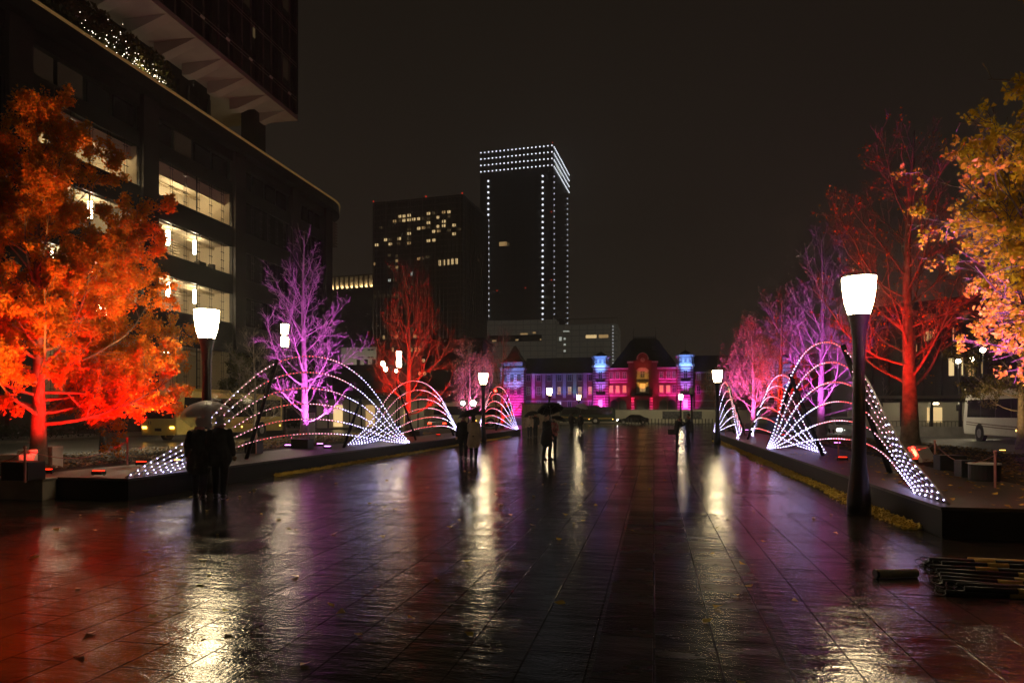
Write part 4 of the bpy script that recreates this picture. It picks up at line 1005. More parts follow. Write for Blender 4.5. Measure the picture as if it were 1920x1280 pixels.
    for a, b in ((1184, 1190), (1218, 1224)): wall(sx_(a), sx_(b), YS-4.6, YS-2.21, 0, sz_(744), 'banded', 'porch_pier')
    wall(sx_(1193), sx_(1216), YS-2.7, YS-2.21, 0, sz_(750), 'glass_dark', 'entrance')
    # side bays of the centre
    for px in (1146, 1158, 1171, 1240, 1253, 1264):
        window(sx_(px), sz_(703), 1.3, 2.5, YS, 'win_dim'); window(sx_(px), sz_(729), 1.4, 3.0, YS, 'win_warm' if px in (1146, 1158, 1171, 1240, 1253) else None)
    for px in (1164.5, 1152, 1246.5, 1176, 1235):
        g = MB(); g.box(sx_(px)-.3, sx_(px)+.3, YS-.3, YS-.003, sz_(744), sz_(694)); g.build('pilaster', 'brick' , t)
    for a, b in ((1143, 1176), (1235, 1268)):
        g = MB()
        for zq in (742, 717, 712): g.box(sx_(a), sx_(b), YS-.35, YS-.302, sz_(zq), sz_(zq)+.45)
        g.build('stone_band', 'stone_trim', t)
        for q in (.25, .75):
            x = sx_(a+(b-a)*q); g = MB()
            g.extr([(x+1.6*math.cos(PI*k/10), sz_(756)+1.5*math.sin(PI*k/10)) for k in range(11)] + [(x-1.6, 0), (x+1.6, 0)], YS-.2, YS-.003, 'y'); g.build('arched_opening', 'glass_dark', t)
    # turrets
    for a, b, nm in ((1112.5, 1141, 0), (1270, 1299.5, 1)):
        x0, x1 = sx_(a), sx_(b); mid2 = (x0+x1)/2; ch = 1.2
        def oct_(e, z0, z1, m_, name):
            g = MB(); g.prism([(x0-e+ch, YS-3-e), (x1+e-ch, YS-3-e), (x1+e, YS-3-e+ch), (x1+e, YS+5), (x0-e, YS+5), (x0-e, YS-3-e+ch)], z0, z1); return g.build(name, m_, t)
        oct_(0, 0, sz_(688), 'banded', 'turret_wall'); oct_(.55, sz_(688)+.003, sz_(684), 'stone_trim', 'cornice')
        oct_(.1, sz_(684)+.003, sz_(670), 'stone_trim', 'turret_wall'); oct_(.7, sz_(670)+.003, sz_(667), 'stone_trim', 'cornice')
        g = MB(); g.lathe([(2.3, sz_(667)+.01), (2.25, sz_(664)), (1.6, sz_(661)), (.6, sz_(659)), (.12, sz_(657)), (.05, sz_(641))], mid2, YS, 12); g.build('cupola', 'copper', t)
        for q in (-1, 0, 1): window(mid2+q*1.75, sz_(677), .8, 1.7, YS-3.1, 'win_dim' if nm else None)
        window(mid2, sz_(703), 1.5, 3.2, YS-3, None); window(mid2, sz_(728), 1.5, 3.2, YS-3, 'win_dim'); window(mid2, sz_(757), 1.6, 3.6, YS-3, 'win_pale')
        g = MB(); g.box(mid2-1.8, mid2+1.8, YS-4, YS-3.01, sz_(741), sz_(738)); g.build('balcony', 'slate', t)
        g = MB(); g.box(mid2-1.8, mid2+1.8, YS-4, YS-3.01, sz_(716), sz_(714.5)); g.build('balcony', 'slate', t)
    # wing windows and pilasters
    for i in range(7):
        px = 990 + 19.4*i
        window(sx_(px), sz_(706), 1.5, 2.4, YS+1, None); window(sx_(px), sz_(731), 1.5, 3.2, YS+1, 'win_warm' if i in (3, 4, 5, 6) else 'win_dim')
        window(sx_(px), sz_(756), 1.5, 2.6, YS+1, 'win_pale' if i == 3 else None)
        if i < 6: g = MB(); x = sx_(px+9.7); g.box(x-.75, x+.75, YS+.45, YS+.997, sz_(745), sz_(697)); g.build('pilaster', 'stone_trim', t)
    for i in range(6):
        px = 1310 + 19.4*i
        window(sx_(px), sz_(706), 1.5, 2.4, YS+1, 'win_dim' if i == 0 else None); window(sx_(px), sz_(731), 1.5, 3.2, YS+1, 'win_warm' if i in (3, 5) else None)
        if i in (2, 3, 4): g = MB(); x = sx_(px+9.7); g.box(x-.75, x+.75, YS+.45, YS+.997, sz_(745), sz_(697)); g.build('pilaster', 'stone_trim', t)
    # end pavilions
    for a, b, nm in ((942, 985, 0), (1428, 1480, 1)):
        x0, x1 = sx_(a), sx_(b)
        wall(x0, x1, YS-4, YS+14, 0, sz_(690), 'banded', 'pavilion_wall'); wall(x0-.5, x1+.5, YS-4.5, YS+14, sz_(690)+.003, sz_(687), 'stone_trim', 'cornice')
        g = MB(); g.box(x0+.5, x1-.5, YS-4, YS+12, sz_(687)+.003, sz_(676)); g.build('pavilion_attic', 'stone_trim', t)
        g = MB(); mm_ = (x0+x1)/2; hw = (x1-x0)/2
        vs = []
        for f, z in ((1, 676), (.62, 668), (.36, 657), (.2, 648), (.05, 642)):
            vs += [(mm_-hw*f, YS+3-7*f, sz_(z)+.01), (mm_+hw*f, YS+3-7*f, sz_(z)+.01), (mm_+hw*f, YS+3+9*f, sz_(z)+.01), (mm_-hw*f, YS+3+9*f, sz_(z)+.01)]
        g.add(vs, [(4*i+j, 4*i+(j+1) % 4, 4*(i+1)+(j+1) % 4, 4*(i+1)+j) for i in range(4) for j in range(4)] + [(16,17,18,19)]); g.build('dome_roof', 'slate_red', t)
        for q in (.2, .5, .8):
            for zq in (706, 731): window(x0+(x1-x0)*q, sz_(zq), 1.6, 3.0, YS-4, None)
    # light projectors on the ground and ledges
    def up(px, py0, py1, pw, col, ang, dy=7, yy=YS, z=None):
        if px in (1127, 1285, 965, 1455): pw *= 2.4
        elif px in (1150, 1166, 1244, 1260): pw *= 1.3
        x = sx_(px); zt = sz_(py1); z = sz_(py0) if z is None else z
        spot(t, (x, yy-dy, z), (x, yy, zt), pw*.30, col, ang, .8, .25)
    MG, BL, PU = (1, .04, .62), (.16, .34, 1.0), (.48, .16, 1.0)
    for px in (1127, 1285):
        up(px, 780, 757, 21000, MG, 60, 9, YS-3, .6)
        up(px, 735, 715, 5200, (.5, .16, 1.0), 75, 4.5, YS-3)
        up(px, 700, 682, 6500, BL, 90, 4.5, YS-3)
        up(px, 690, 676, 2500, BL, 110, 3.5, YS-3)
    up(1205, 742, 712, 12000, (1, .42, .06), 46, 6, YS-2)
    up(1205, 700, 680, 2200, (1, .05, .10), 100, 5, YS-2)
    for px in (1186, 1224): up(px, 760, 722, 6000, (1, .02, .10), 46, 7, YS); up(px, 770, 757, 5000, (1, .03, .2), 60, 6, YS-3)
    for px in (1150, 1166, 1244, 1260): up(px, 752, 722, 6500, (1, .03, .30), 80, 5, YS); up(px, 722, 703, 2600, (1, .03, .42), 85, 4, YS)
    for i, c in enumerate(((.55,.14,1), (.45,.22,1), (.06,.26,1), (.02,.30,1), (.02,.50,.45), (.5,.12,.8))):
        up(999.7+19.4*i, 757, 722, 4200, c, 44, 4.5, YS+.4)
    for i in range(4): up(1000+32*i, 778, 735, 5200, PU, 95, 10, YS+1, 1.0)
    up(965, 776, 757, 22000, MG, 80, 9, YS-4, 1); up(965, 730, 700, 12000, (.24, .30, 1), 95, 7, YS-4)
    up(1455, 735, 700, 12000, (.24, .26, 1), 95, 7, YS-4); up(1358, 757, 722, 4200, (.1,.24,1), 44, 4.5, YS+.4); up(1378, 757, 722, 4200, (.4,.14,1), 44, 4.5, YS+.4)
station()

# ------------------------------------------------------------------ hoarding wall, cross street
t = thing('hoarding', 'low pale construction hoarding with grey posters in front of the station', 'fence', (xat(1060, 112), 112, 0), world=True)
x0, x1 = xat(1045, 112), xat(1440, 112)
g = MB(); x = x0
while x < x1: g.box(x, min(x+2.96, x1), 112, 112.12, .1, 2.15); x += 3
g.build('panel', 'hoard', t)
g = MB(); g.box(x0, x1, 111.9, 112.2, 2.153, 2.23); g.box(x0, x1, 111.7, 112.2, 0, .097); g.build('rail', 'kerb', t)
for a, b in ((1052, 1068), (1242, 1278), (1281, 1293), (1295, 1316)):
    g = MB(); g.box(xat(a, 112), xat(b, 112), 111.95, 111.995, .7, 1.95); g.build('poster', 'poster', t)
g = MB(); g.box(xat(1318, 112), xat(1332, 112), 111.95, 111.995, .7, 1.95); g.build('poster', 'hoard', t)
for i, px in enumerate((1060, 1180, 1250, 1320)):
    p = w(px, 105, 0); 
    s = spot(t, (p.x, 104, 3.4), (p.x, 112, 1.0), 260, (1, .84, .5), 120, 1, .3)  # spots without fixtures, added to brighten the hoarding
t = thing('hoarding', 'tall dark brown panel wall behind the pair under the dark umbrella', 'fence', (xat(985, 75), 75, 0), world=True)
g = MB(); x = xat(978, 75)
while x < xat(1045, 75): g.box(x, x+1.4, 75, 75.1, 0, zz(757, 76)); x += 1.43
g.build('panel', mat('brown_panel', (.22, .17, .12), .7), t)
g = MB(); g.box(xat(978, 75)-.1, xat(1045, 75)+.2, 74.95, 75.15, zz(757, 76)+.003, zz(757, 76)+.1); g.build('rail', 'bronze', t)
# bollard railing in front of the hoarding
for i in range(26):
    px = 1178 + i*6.3
    p = Vector((xat(px, 100), 100, 0)); b = MB(); b.lathe([(.06,0),(.06,.75),(.08,.78),(.03,.86)], p.x, p.y, 8)
    tag(b.build('bollard', 'iron'), 'small black bollard in the row before the hoarding', 'bollard', 'row of black bollards before the hoarding')

def wheel(parent, x, y, r, side):
    g = MB(); g.tube([(x-.13*side, y, r), (x+.13*side, y, r)], r, 20); wv = g.build('wheel', 'tyre', parent)
    g = MB(); g.tube([(x+.131*side, y, r), (x+.145*side, y, r)], r*.58, 14); g.build('rim', 'rim', wv)
def letters(parent, txt, loc, rot, size, m_, name='lettering'):
    cu = bpy.data.curves.new(name, 'FONT'); cu.body = txt; cu.size = size; cu.extrude = .006; cu.align_x = 'CENTER'
    o = bpy.data.objects.new(name, cu); o.location = loc; o.rotation_euler = rot; o.data.materials.append(M[m_]); C.objects.link(o)
    dg = bpy.context.evaluated_depsgraph_get(); me = bpy.data.meshes.new_from_object(o.evaluated_get(dg)); bpy.data.objects.remove(o)
    q = bpy.data.objects.new(name, me); q.location = loc; q.rotation_euler = rot; C.objects.link(q); q.parent = parent; return q
def bus(label, loc, rz, Ln, Wd, H, body, front_lit, stripe=None, roofm=None, text=None, glow='amber', top2=None):
    # local: x to the bus's left.. width along x (-W/2..W/2), nose at y=0 facing -y
    t = thing('bus', label, 'bus', loc, rz, 'coaches and buses on the roads')
    h = Wd/2
    g = MB(); prof = [(0.10, .38), (0, .95), (.02, 1.35), (.28, H-.35), (.55, H-.05), (.95, H), (Ln-.4, H), (Ln-.05, H-.25), (Ln, .5), (Ln-.1, .38)]
    g.extr(prof, -h, h, 'x'); g.build('body', body, t, bevel=.09)
    g = MB()
    for s in (-1, 1):
        x = s*(h+.004)
        g.add([(x, .62, 1.45), (x, Ln-.35, 1.45), (x, Ln-.35, H-.42), (x, .75, H-.42)], [(0,1,2,3) if s > 0 else (3,2,1,0)])
    g.build('side_window', 'glass_dark', t)
    g = MB(); 
    for s in (-1, 1):
        x = s*(h+.009)
        for k in range(1, 6): yq = .7+(Ln-1.2)*k/6; g.add([(x, yq-.03, 1.45), (x, yq+.03, 1.45), (x, yq+.03, H-.42), (x, yq-.03, H-.42)], [(0,1,2,3) if s > 0 else (3,2,1,0)])
    g.build('window_bar', 'black', t)
    g = MB(); g.add([(-h+.14, .0, 1.38), (h-.14, .0, 1.38), (h-.16, .21, H-.48), (-h+.16, .21, H-.48)], [(0,1,2,3)]); v = g.build('windscreen', 'glass_dark', t); v.location.y = -.02
    g = MB(); g.box(-h+.5, h-.5, 2.0+1, 5.2+1, H+.005, H+.18); g.build('roof_unit', roofm or body, t, bevel=.05)
    if stripe:
        g = MB()
        for s in (-1, 1):
            x = s*(h+.006); n = 12
            for k in range(n):
                y0, y1 = .5+(Ln-1)*k/n, .5+(Ln-1)*(k+1)/n; f = lambda y: 1.15-.25*math.sin(y/Ln*2.2)
                for o_ in (0, .14): g.add([(x, y0, f(y0)-o_), (x, y1, f(y1)-o_), (x, y1, f(y1)-o_+.06), (x, y0, f(y0)-o_+.06)], [(0,1,2,3) if s > 0 else (3,2,1,0)])
        g.build('stripe', stripe, t)
    for s in (-1, 1):
        for yq in (2.3, Ln-2.9):
            wheel(t, s*(h-.11), yq, .48, s)
            g = MB(); g.tube([(s*(h+.003), yq, .5), (s*(h+.008), yq, .5)], .58, 20); g.build('wheel_arch', 'black', t)
        g = MB(); g.box(s*(h-.3)-.13, s*(h-.3)+.13, -.03, .1, .78, .9); g.build('headlight', glow if front_lit else 'glass_dark', t)
        g = MB(); g.tube([(s*(h-.05), .25, H-.5), (s*(h+.2), -.15, H-.7)], .025, 5); g.box(s*(h+.2)-.1, s*(h+.2)+.1, -.25, -.1, H-1.1, H-.72); g.build('mirror', 'black', t)
        g = MB(); g.box(s*(h+.01)-.01, s*(h+.01)+.01, Ln*.55, Ln*.55+.1, .72, .8); g.box(s*(h+.01)-.01, s*(h+.01)+.01, Ln*.97-.1, Ln*.97, .72, .8); g.build('side_marker', 'amber', t)
    g = MB(); g.box(-.22, .22, -.03, .02, .62, .80); g.build('number_plate', 'black', t)
    g = MB(); g.box(-h+.15, h-.15, -.04, .03, .38, .5); g.build('bumper', body, t)
    return t
b1 = bus('yellow coach with amber lights parked behind the clear umbrella', (-29.3, 36, 0), 0, 12.0, 2.5, 3.1, 'bus_yellow', True)
letters(b1, 'BUS', (1.262, 7.4, .98), (R(90), 0, R(90)), .62, 'maroon')
letters(b1, '11', (-.55, -.045, 1.02), (R(90), 0, 0), .30, 'black')
b2 = bus('white coach with brown wavy stripes at the picture edge', (20.75, 49.0, 0), PI, 12.0, 2.5, 2.95, 'bus_white', False, 'stripe')
p = w(1046, 104); bus('dark green city bus passing before the hoarding', (p.x, p.y+1, 0), R(-90), 8.6, 2.3, 2.6, 'bus_green', False, 'yellow_band')
p = w(800, 82); bus('pale yellow bus far behind the red trunk and dark car', (p.x, p.y, 0), R(-62), 10.5, 2.4, 2.9, 'bus_cream', False)

def car(label, loc, rz, body, head=False, tail=False):
    t = thing('car', label, 'car', loc, rz, 'cars on the roads')     # nose towards -y
    g = MB(); prof = [(0,.32),(0,.62),(.15,.74),(1.15,.90),(1.75,1.36),(2.2,1.44),(3.2,1.42),(3.95,1.02),(4.4,.96),(4.5,.6),(4.45,.32)]
    g.extr(prof, -.86, .86, 'x'); g.build('body', body, t, bevel=.08)
    g = MB()
    for s in (-1, 1):
        x = s*.866; g.add([(x,1.35,.93),(x,3.75,.98),(x,3.2,1.34),(x,1.85,1.32)], [(0,1,2,3)])
    g.build('side_window', 'glass_dark', t)
    g = MB(); g.add([(-.72,1.2,.93),(.72,1.2,.93),(.66,1.72,1.345),(-.66,1.72,1.345)], [(0,1,2,3)]); o = g.build('windscreen', 'glass_dark', t); o.location = (0,-.03,.012)
    g = MB(); g.add([(-.7,3.93,1.05),(.7,3.93,1.05),(.64,3.28,1.40),(-.64,3.28,1.40)], [(3,2,1,0)]); o = g.build('rear_window', 'glass_dark', t); o.location = (0,.03,.015)
    for s in (-1, 1):
        for y in (.85, 3.6): wheel(t, s*.80, y, .32, s)
        g = MB(); g.ball((s*.62, -.01, .64), (.17, .07, .09), 10, 6); g.build('headlight', 'headlight' if head else 'glass_dark', t)
        g = MB(); g.box(s*.66-.15, s*.66+.15, 4.46, 4.53, .74, .86); g.build('taillight', 'taillight' if tail else 'maroon', t)
    return t
p = w(1578, 44); car('silver car with glaring white headlight behind the near arches', (p.x+.5, p.y, 0), R(-8), 'car_silver', head=True)
spot(None, (p.x+.3, p.y-.4, .66), (p.x-1.5, p.y-14, 0), 500, (1, .96, .88), 60)
p = w(803, 60); car('black car with red tail light behind the arches at the red tree', (p.x+.5, p.y+4.2, 0), PI + R(5), 'car_black', tail=True)
p = w(1158, 100); car('car with bright headlight crossing before the hoarding', (p.x, p.y+.5, 0), R(-90), 'car_black', head=True)

# ------------------------------------------------------------------ right side setting
a, b = Vector((37, 68, 0)), Vector((37, 14, 0))
t = thing('office_building', 'dark building with a curved balcony at the picture edge behind the yellow leaves', 'building', (36, 14, 0), world=True)
yf = dep(1858, 38)
g = MB(); g.box(38, 62, 10, yf, .15, 27); g.build('wall', 'brown_stone', t)
g = MB(); g.prism([(36.6, 10), (62, 10), (62, yf+.6), (38.6, yf+.6), (37.4, yf+.2), (36.8, yf-.8)], 27.003, 28.2); g.build('balcony', 'soffit', t, bevel=.2)
g = MB()
for yq in (yf-1.4, yf-9, yf-17, yf-25): g.box(37.3, 37.99, yq-.6, yq+.6, .15, 26.99)
g.build('column', 'brown_stone', t)
for yq in (yf-5.5, yf-13): 
    for z in (8, 13, 18): g = MB(); g.box(37.9, 37.995, yq-1.8, yq+1.8, z, z+2.6); g.build('window', 'glass_dark', t)
t, Ln = boxed('bank_building', 'dark stone building with tall lit windows behind the white bus', w(1618, 96), w(1935, 80), 20, 15.5, 'dark_block', roof=.8)
for px, py, ww, hh, mm in ((1797, 688, 1.6, 2.2, 'win_hot'), (1827, 690, .8, 2.0, 'win_warm'), (1842, 690, .6, 1.4, 'win_warm'), (1727, 653, .9, .9, 'win_warm'), (1740, 630, .7, 1.4, 'win_warm'), (1752, 629, .5, 1.0, 'win_warm'), (1762, 628, .8, 1.4, 'win_warm'), (1797, 627, .7, 1.6, 'win_warm'), (1750, 594, 1.0, 1.0, 'win_dim'), (1810, 590, 1.0, 1.0, 'win_dim')):
    D = 96 - 16*(px-1618)/317; p = w(px, D); q = (Vector((p.x, p.y, 0)) - w(1618, 96)).length; z = zz(py, D)
    g = MB(); g.box(q-ww/2-.12, q+ww/2+.12, -.1, -.03, z-hh/2-.12, z-hh/2-.003); g.box(q-.04, q+.04, -.13, -.085, z-hh/2, z+hh/2); f = g.build('window', 'bronze', t)
    g = MB(); g.box(q-ww/2, q+ww/2, -.08, -.02, z-hh/2, z+hh/2); g.build('pane', mm, f)
g = MB()
for i in range(9): x = Ln*(i+.5)/9; g.box(x-.35, x+.35, -.5, -.01, .15, 14.5)
g.box(0, Ln, -.55, -.01, 14.51, 15.2); g.build('pilaster', 'brown_stone', t)
# glass shelter
p = w(1765, 58)
t = thing('glass_pavilion', 'low glass pavilion with flat roof lit inside left of the white bus', 'shelter', (p.x, p.y, 0), R(4))
g = MB(); g.box(-6, 4.5, -2, 2, 2.9, 3.15); g.build('roof', 'soffit', t); g = MB(); g.box(-6.1, 4.6, -2.1, 2.1, 2.6, 2.897); g.build('fascia', 'iron', t)
for x in (-3.9, -1.6, .6, 2.8, 4.4):
    g = MB(); g.box(x-.1, x+.1, -1.95, -1.75, .1, 2.597); g.build('column', 'iron', t)
g = MB(); g.box(-3.8, 4.4, -1.72, -1.70, .3, 2.59); g.build('glazing', 'glass', t)
g = MB(); g.box(-4, 4.4, 1.7, 1.8, .1, 2.59); g.build('back_wall', 'hoard', t)
g = MB(); g.box(-.4, .8, 1.6, 1.69, .9, 2.2); g.build('sign', 'win_hot', t)
g = MB(); g.box(-3, -2.6, 0, .1, 2.45, 2.55); g.box(2.2, 2.6, 0, .1, 2.45, 2.55); g.box(-.6, -.2, 0, .1, 2.45, 2.55); g.build('ceiling_lamp', 'lantern', t)
g = MB(); 
for i in range(40): x = -6+i*.28; g.box(x-.015, x+.015, -2.6, -2.57, .45, 1.0)
g.box(-6.1, 5.4, -2.61, -2.56, 1.0, 1.05); g.build('railing', 'iron', t)
g = MB(); g.box(0, 9, 0, .3, 0, 2.1); p = w(1590, 75); o = g.build('boundary_wall', 'hoard'); o.location = (p.x, p.y, 0); o.rotation_euler = (0, 0, R(6)); tag(o, 'low pale wall across the road behind the big red trunk', 'wall')
g = MB(); g.box(0, 24, 0, .4, 0, .75); p = w(1640, 50); o = g.build('boundary_wall', 'kerb'); o.location = (p.x, p.y, 0); o.rotation_euler = (0, 0, R(-14)); tag(o, 'knee high grey wall beyond the road left of the white bus', 'wall')
# left street frontage
p = w(612, 70)
t = thing('shop_front', 'pale low shop front with lit doorways behind the violet tree', 'shop', (p.x, p.y, 0), R(12))
g = MB(); g.box(-1, 10, 0, 5, .15, 3.1); g.build('wall', 'hoard', t); g = MB(); g.box(-1.5, 10.5, -1.2, 5, 3.103, 3.45); g.build('canopy', 'bronze', t)
for x, ww, m_ in ((1.2, .9, 'win_hot'), (4.5, .9, 'win_warm'), (8.2, .5, 'win_warm')):
    g = MB(); g.box(x-ww/2, x+ww/2, -.08, -.01, .3, 2.5); g.build('doorway', m_, t)
for x in (.2, 2.4, 3.6, 5.6, 7.2, 9.4): g = MB(); g.box(x-.06, x+.06, -.12, -.01, .15, 3.1); g.build('mullion', 'bronze', t)
def hedge(label, x0, x1, y0, y1, h, seed):
    rr = np.random.default_rng(seed); t = thing('hedge', label, 'hedge', (x0, y0, .15), world=True)
    g = MB(); n = int((y1-y0)/1.5)
    for i in range(n): q = y0+(y1-y0)*(i+.5)/n; g.tube([((x0+x1)/2, q, .1), ((x0+x1)/2+.1, q+.1, h*.8)], [.04, .015], 4)
    g.build('stem', 'bark', t)
    N = int((x1-x0)*(y1-y0)*160); P = np.stack([rr.uniform(x0, x1, N), rr.uniform(y0, y1, N), .15+h*rr.uniform(0, 1, N)**.5*(.8+.2*np.sin(rr.uniform(0, 1, N)*6))], 1)
    leaves_mesh('foliage', P, .14, 'hedge', t, rr)
hedge('dark clipped hedge along the far kerb behind the orange trunk', -37.4, -36.4, 22, 40, .95, 41)
hedge('dark clipped hedge along the far kerb behind the violet trunk', -37.4, -36.4, 62, 84, 1.1, 42)

# ------------------------------------------------------------------ things on the planters
def obox(name, label, cat, px, D, z, wd, dp, h, m_, rz=0, tilt=0, group=None):
    p = w(px, D, z); g = MB(); g.box(-wd/2, wd/2, -dp/2, dp/2, 0, h); o = g.build(name, m_, bevel=.015)
    # lid seam
    g = MB(); g.box(-wd/2-.008, wd/2+.008, -dp/2-.008, dp/2+.008, h*.86, h*.89); g.build('seam', m_, o)
    o.location = p; o.rotation_euler = (tilt, 0, rz); tag(o, label, cat, group)
    return o
BG = 'black equipment boxes on the planters'; WG = 'white covered boxes at the tree feet'
obox('equipment_box', 'black equipment box by the orange trunk at the picture edge', 'box', 44, 13.3, PZ, .62, .4, .36, 'black', group=BG)
obox('equipment_box', 'black equipment box at the foot of the violet trunk', 'box', 567, 25.0, PZ, .68, .45, .34, 'black', group=BG)
obox('equipment_box', 'black equipment box beside the leaning post left of the violet tree', 'box', 476, 22.0, PZ, .42, .4, .40, 'black', group=BG)
obox('equipment_box', 'small black equipment box right of the red trunk', 'box', 780, 38.2, PZ, .62, .5, .30, 'black', group=BG)
obox('equipment_box', 'dark box under the crossing arch feet, violet lit', 'box', 693, 31, PZ, .8, .5, .28, 'black', group=BG)
obox('equipment_box', 'black box on the soil right of the big red trunk', 'box', 1781, 15.6, PZ, .55, .4, .34, 'black', group=BG)
obox('equipment_box', 'black box standing against the round drum', 'box', 1812, 13.9, PZ, .32, .35, .34, 'black', group=BG)
p = w(1846, 13.2, PZ); t = thing('drum', 'round black drum with a pale rim near the red post', 'drum', p)
g = MB(); g.lathe([(.26, 0), (.27, .02), (.27, .30), (.265, .31)], n=24); g.build('body', 'black', t, smooth=False); g = MB(); g.lathe([(.275, .313), (.275, .335), (.24, .337), (.1, .32)], n=24); g.build('lid', 'white_panel', t)
obox('plinth', 'white upright box right behind the orange trunk', 'box', 100, 15.9, PZ, .25, .3, .52, 'white_panel', group=WG)
obox('plinth', 'white wide box left of the orange trunk with sloping top', 'box', 30, 14.6, PZ, .52, .35, .42, 'white_panel', group=WG)
obox('plinth', 'small white box on top of the leaves touching the orange trunk', 'box', 52, 14.9, PZ, .26, .3, .5, 'white_panel', rz=.3, group=WG)
obox('plinth', 'pink lit slab leaning beside the big red trunk', 'box', 1742, 17.8, PZ, .5, .12, .52, 'white_panel', rz=.5, tilt=R(-38), group=WG)
obox('plinth', 'pink lit flat box lying against the foot of the big red trunk', 'box', 1722, 18.2, PZ, .34, .4, .40, 'white_panel', rz=.2, group=WG)
obox('notice_board', 'small grey board fixed behind the violet trunk', 'board', 582, 28.5, PZ, .42, .06, 1.3, 'white_panel')
def ropes(label, pts, h=.75):
    t = thing('rope_barrier', label, 'barrier', pts[0], group='thin red posts with sagging rope', world=True)
    for p in pts:
        g = MB(); g.tube([p, p+Vector((0,0,h))], .022, 6); g.ball(p+Vector((0,0,h)), .035, 8, 5); g.build('post', 'post_red', t)
    for a, b in zip(pts[:-1], pts[1:]):
        g = MB(); L_ = []
        for k in range(13): q = k/12; v = a.lerp(b, q); v.z += h-.05 - .28*4*q*(1-q); L_.append(v)
        g.tube(L_, .009, 5); g.build('rope', 'rope', t)
ropes('rope barrier around the orange tree', [w(-70, 14, PZ), w(47, 12.75, PZ), w(239, 17.0, PZ)], .66)
ropes('rope barrier posts beside the violet tree boxes', [w(480, 21.5, PZ), w(561, 26.5, PZ)], .62)
ropes('rope barrier in front of the big red tree and drum', [w(1572, 20, PZ), w(1672, 21, PZ), w(1753, 16.4, PZ), w(1866, 11.9, PZ)], .62)
ropes('rope barrier posts behind the far arches on the side of the pink tree', [w(1397, 37, PZ), w(1360, 40, PZ)], .7)
# traffic light
p = w(930, 62); t = thing('traffic_light', 'traffic light showing red inside the far arches', 'traffic light', (p.x, p.y, 0))
g = MB(); g.lathe([(.1,0),(.07,.4),(.06,zz(728, 62))], n=10); g.build('pole', 'iron', t)
g = MB(); g.box(-.62, .62, -.22, 0.06, zz(737, 62), zz(728, 62)); g.build('housing', 'iron', t, bevel=.05)
g = MB(); g.ball((0, -.25, zz(732.5, 62)), (.12, .05, .12), 12, 8); g.build('lens', emit('red_signal', (1, .02, .01), 30), t)
# twin floodlight
p = w(878, 31); t = thing('floodlight_stand', 'stand with two blinding white floodlights above the walking couple', 'floodlight', (p.x, p.y, 0), TH)
g = MB(); g.tube([(0,0,.5),(0,0,2.1)], .025, 8); 
for k in range(3): a = k*2.1+.3; g.tube([(0,0,.7),(.5*math.cos(a),.5*math.sin(a),0.01)], .018, 6)
g.tube([(-.26,0,2.1),(.26,0,2.1)], .02, 6); g.build('tripod', 'iron', t)
for x, r_ in ((-.24, .085), (.22, .12)):
    g = MB(); g.box(x-.14, x+.14, -.05, .08, 2.04, 2.30); h_ = g.build('lamp_head', 'black', t, bevel=.02)
    g = MB(); g.ball((x, -.08, 2.17), (r_, .03, r_), 14, 8); g.build('lens', 'flood', h_)

# striped poles bundle
def striped(i, a, d, Ln, r, zc, rg):
    t = thing('barrier_pole', ['black and yellow striped pole lying in the pile at the picture edge'][0], 'pole', (a.x, a.y, zc), math.atan2(d.y, d.x), 'black and yellow striped poles piled on the paving')
    g = MB(); x = 0; k = rg.random() < .3
    ph = rg.uniform(.35, .8)
    g.tube([(0,0,0), (ph,0,0)], r, 10); g.tube([(ph+.21,0,0), (ph+.62,0,0)], r, 10); g.tube([(ph+.83,0,0), (Ln,0,0)], r, 10); g.build('shaft', 'black', t, smooth=True)
    for q in (0, .62):
        g = MB(); g.tube([(ph+.004+q,0,0), (ph+.206+q,0,0)], r*1.06, 10); g.build('band', 'yellow_band', t, smooth=True)
    g = MB(); n = 14; g.tube([(-.05+.045*math.cos(2*PI*k/n), .045*math.sin(2*PI*k/n), .0+.02*math.sin(2*PI*k/n)) for k in range(n+1)], .006, 5); g.build('ring', 'black', t)
rg = random.Random(4)
for i in range(18):
    layer = i % 2
    px = 1735 + rg.uniform(-10, 25) + 3*i; py = 1058 + i*3.6
    D = F*EYE/(py-HY); a = w(px, D); d = Vector((math.cos(R(-6+rg.uniform(-7, 7))), math.sin(R(-6+rg.uniform(-7, 7))), 0))
    striped(i, a, d, 1.9, .027, .03+layer*.052, rg)
p = w(1642, F*EYE/(1084-HY)); q = w(1722, F*EYE/(1082-HY)); d = q-p
t = thing('cream_tube', 'short thick cream tube lying at the end of the striped poles', 'pole', (p.x, p.y, .05), math.atan2(d.y, d.x))
g = MB(); g.tube([(0.02,0,0),(.46,0,0)], .045, 16); g.build('tube', 'cream_pipe', t, smooth=True); g = MB(); g.tube([(-.01,0,0),(.018,0,0)], .047, 16); g.build('end_cap', 'black', t)
p = w(1815, F*EYE/(1052-HY)); g = MB(); g.tube([(0,0,.03),(1.6,-.10,.03)], .022, 8); o = g.build('wooden_pole', 'yellow_band', smooth=True); o.location = (p.x, p.y, 0); tag(o, 'thin plain yellow pole lying apart beyond the striped pile', 'pole')

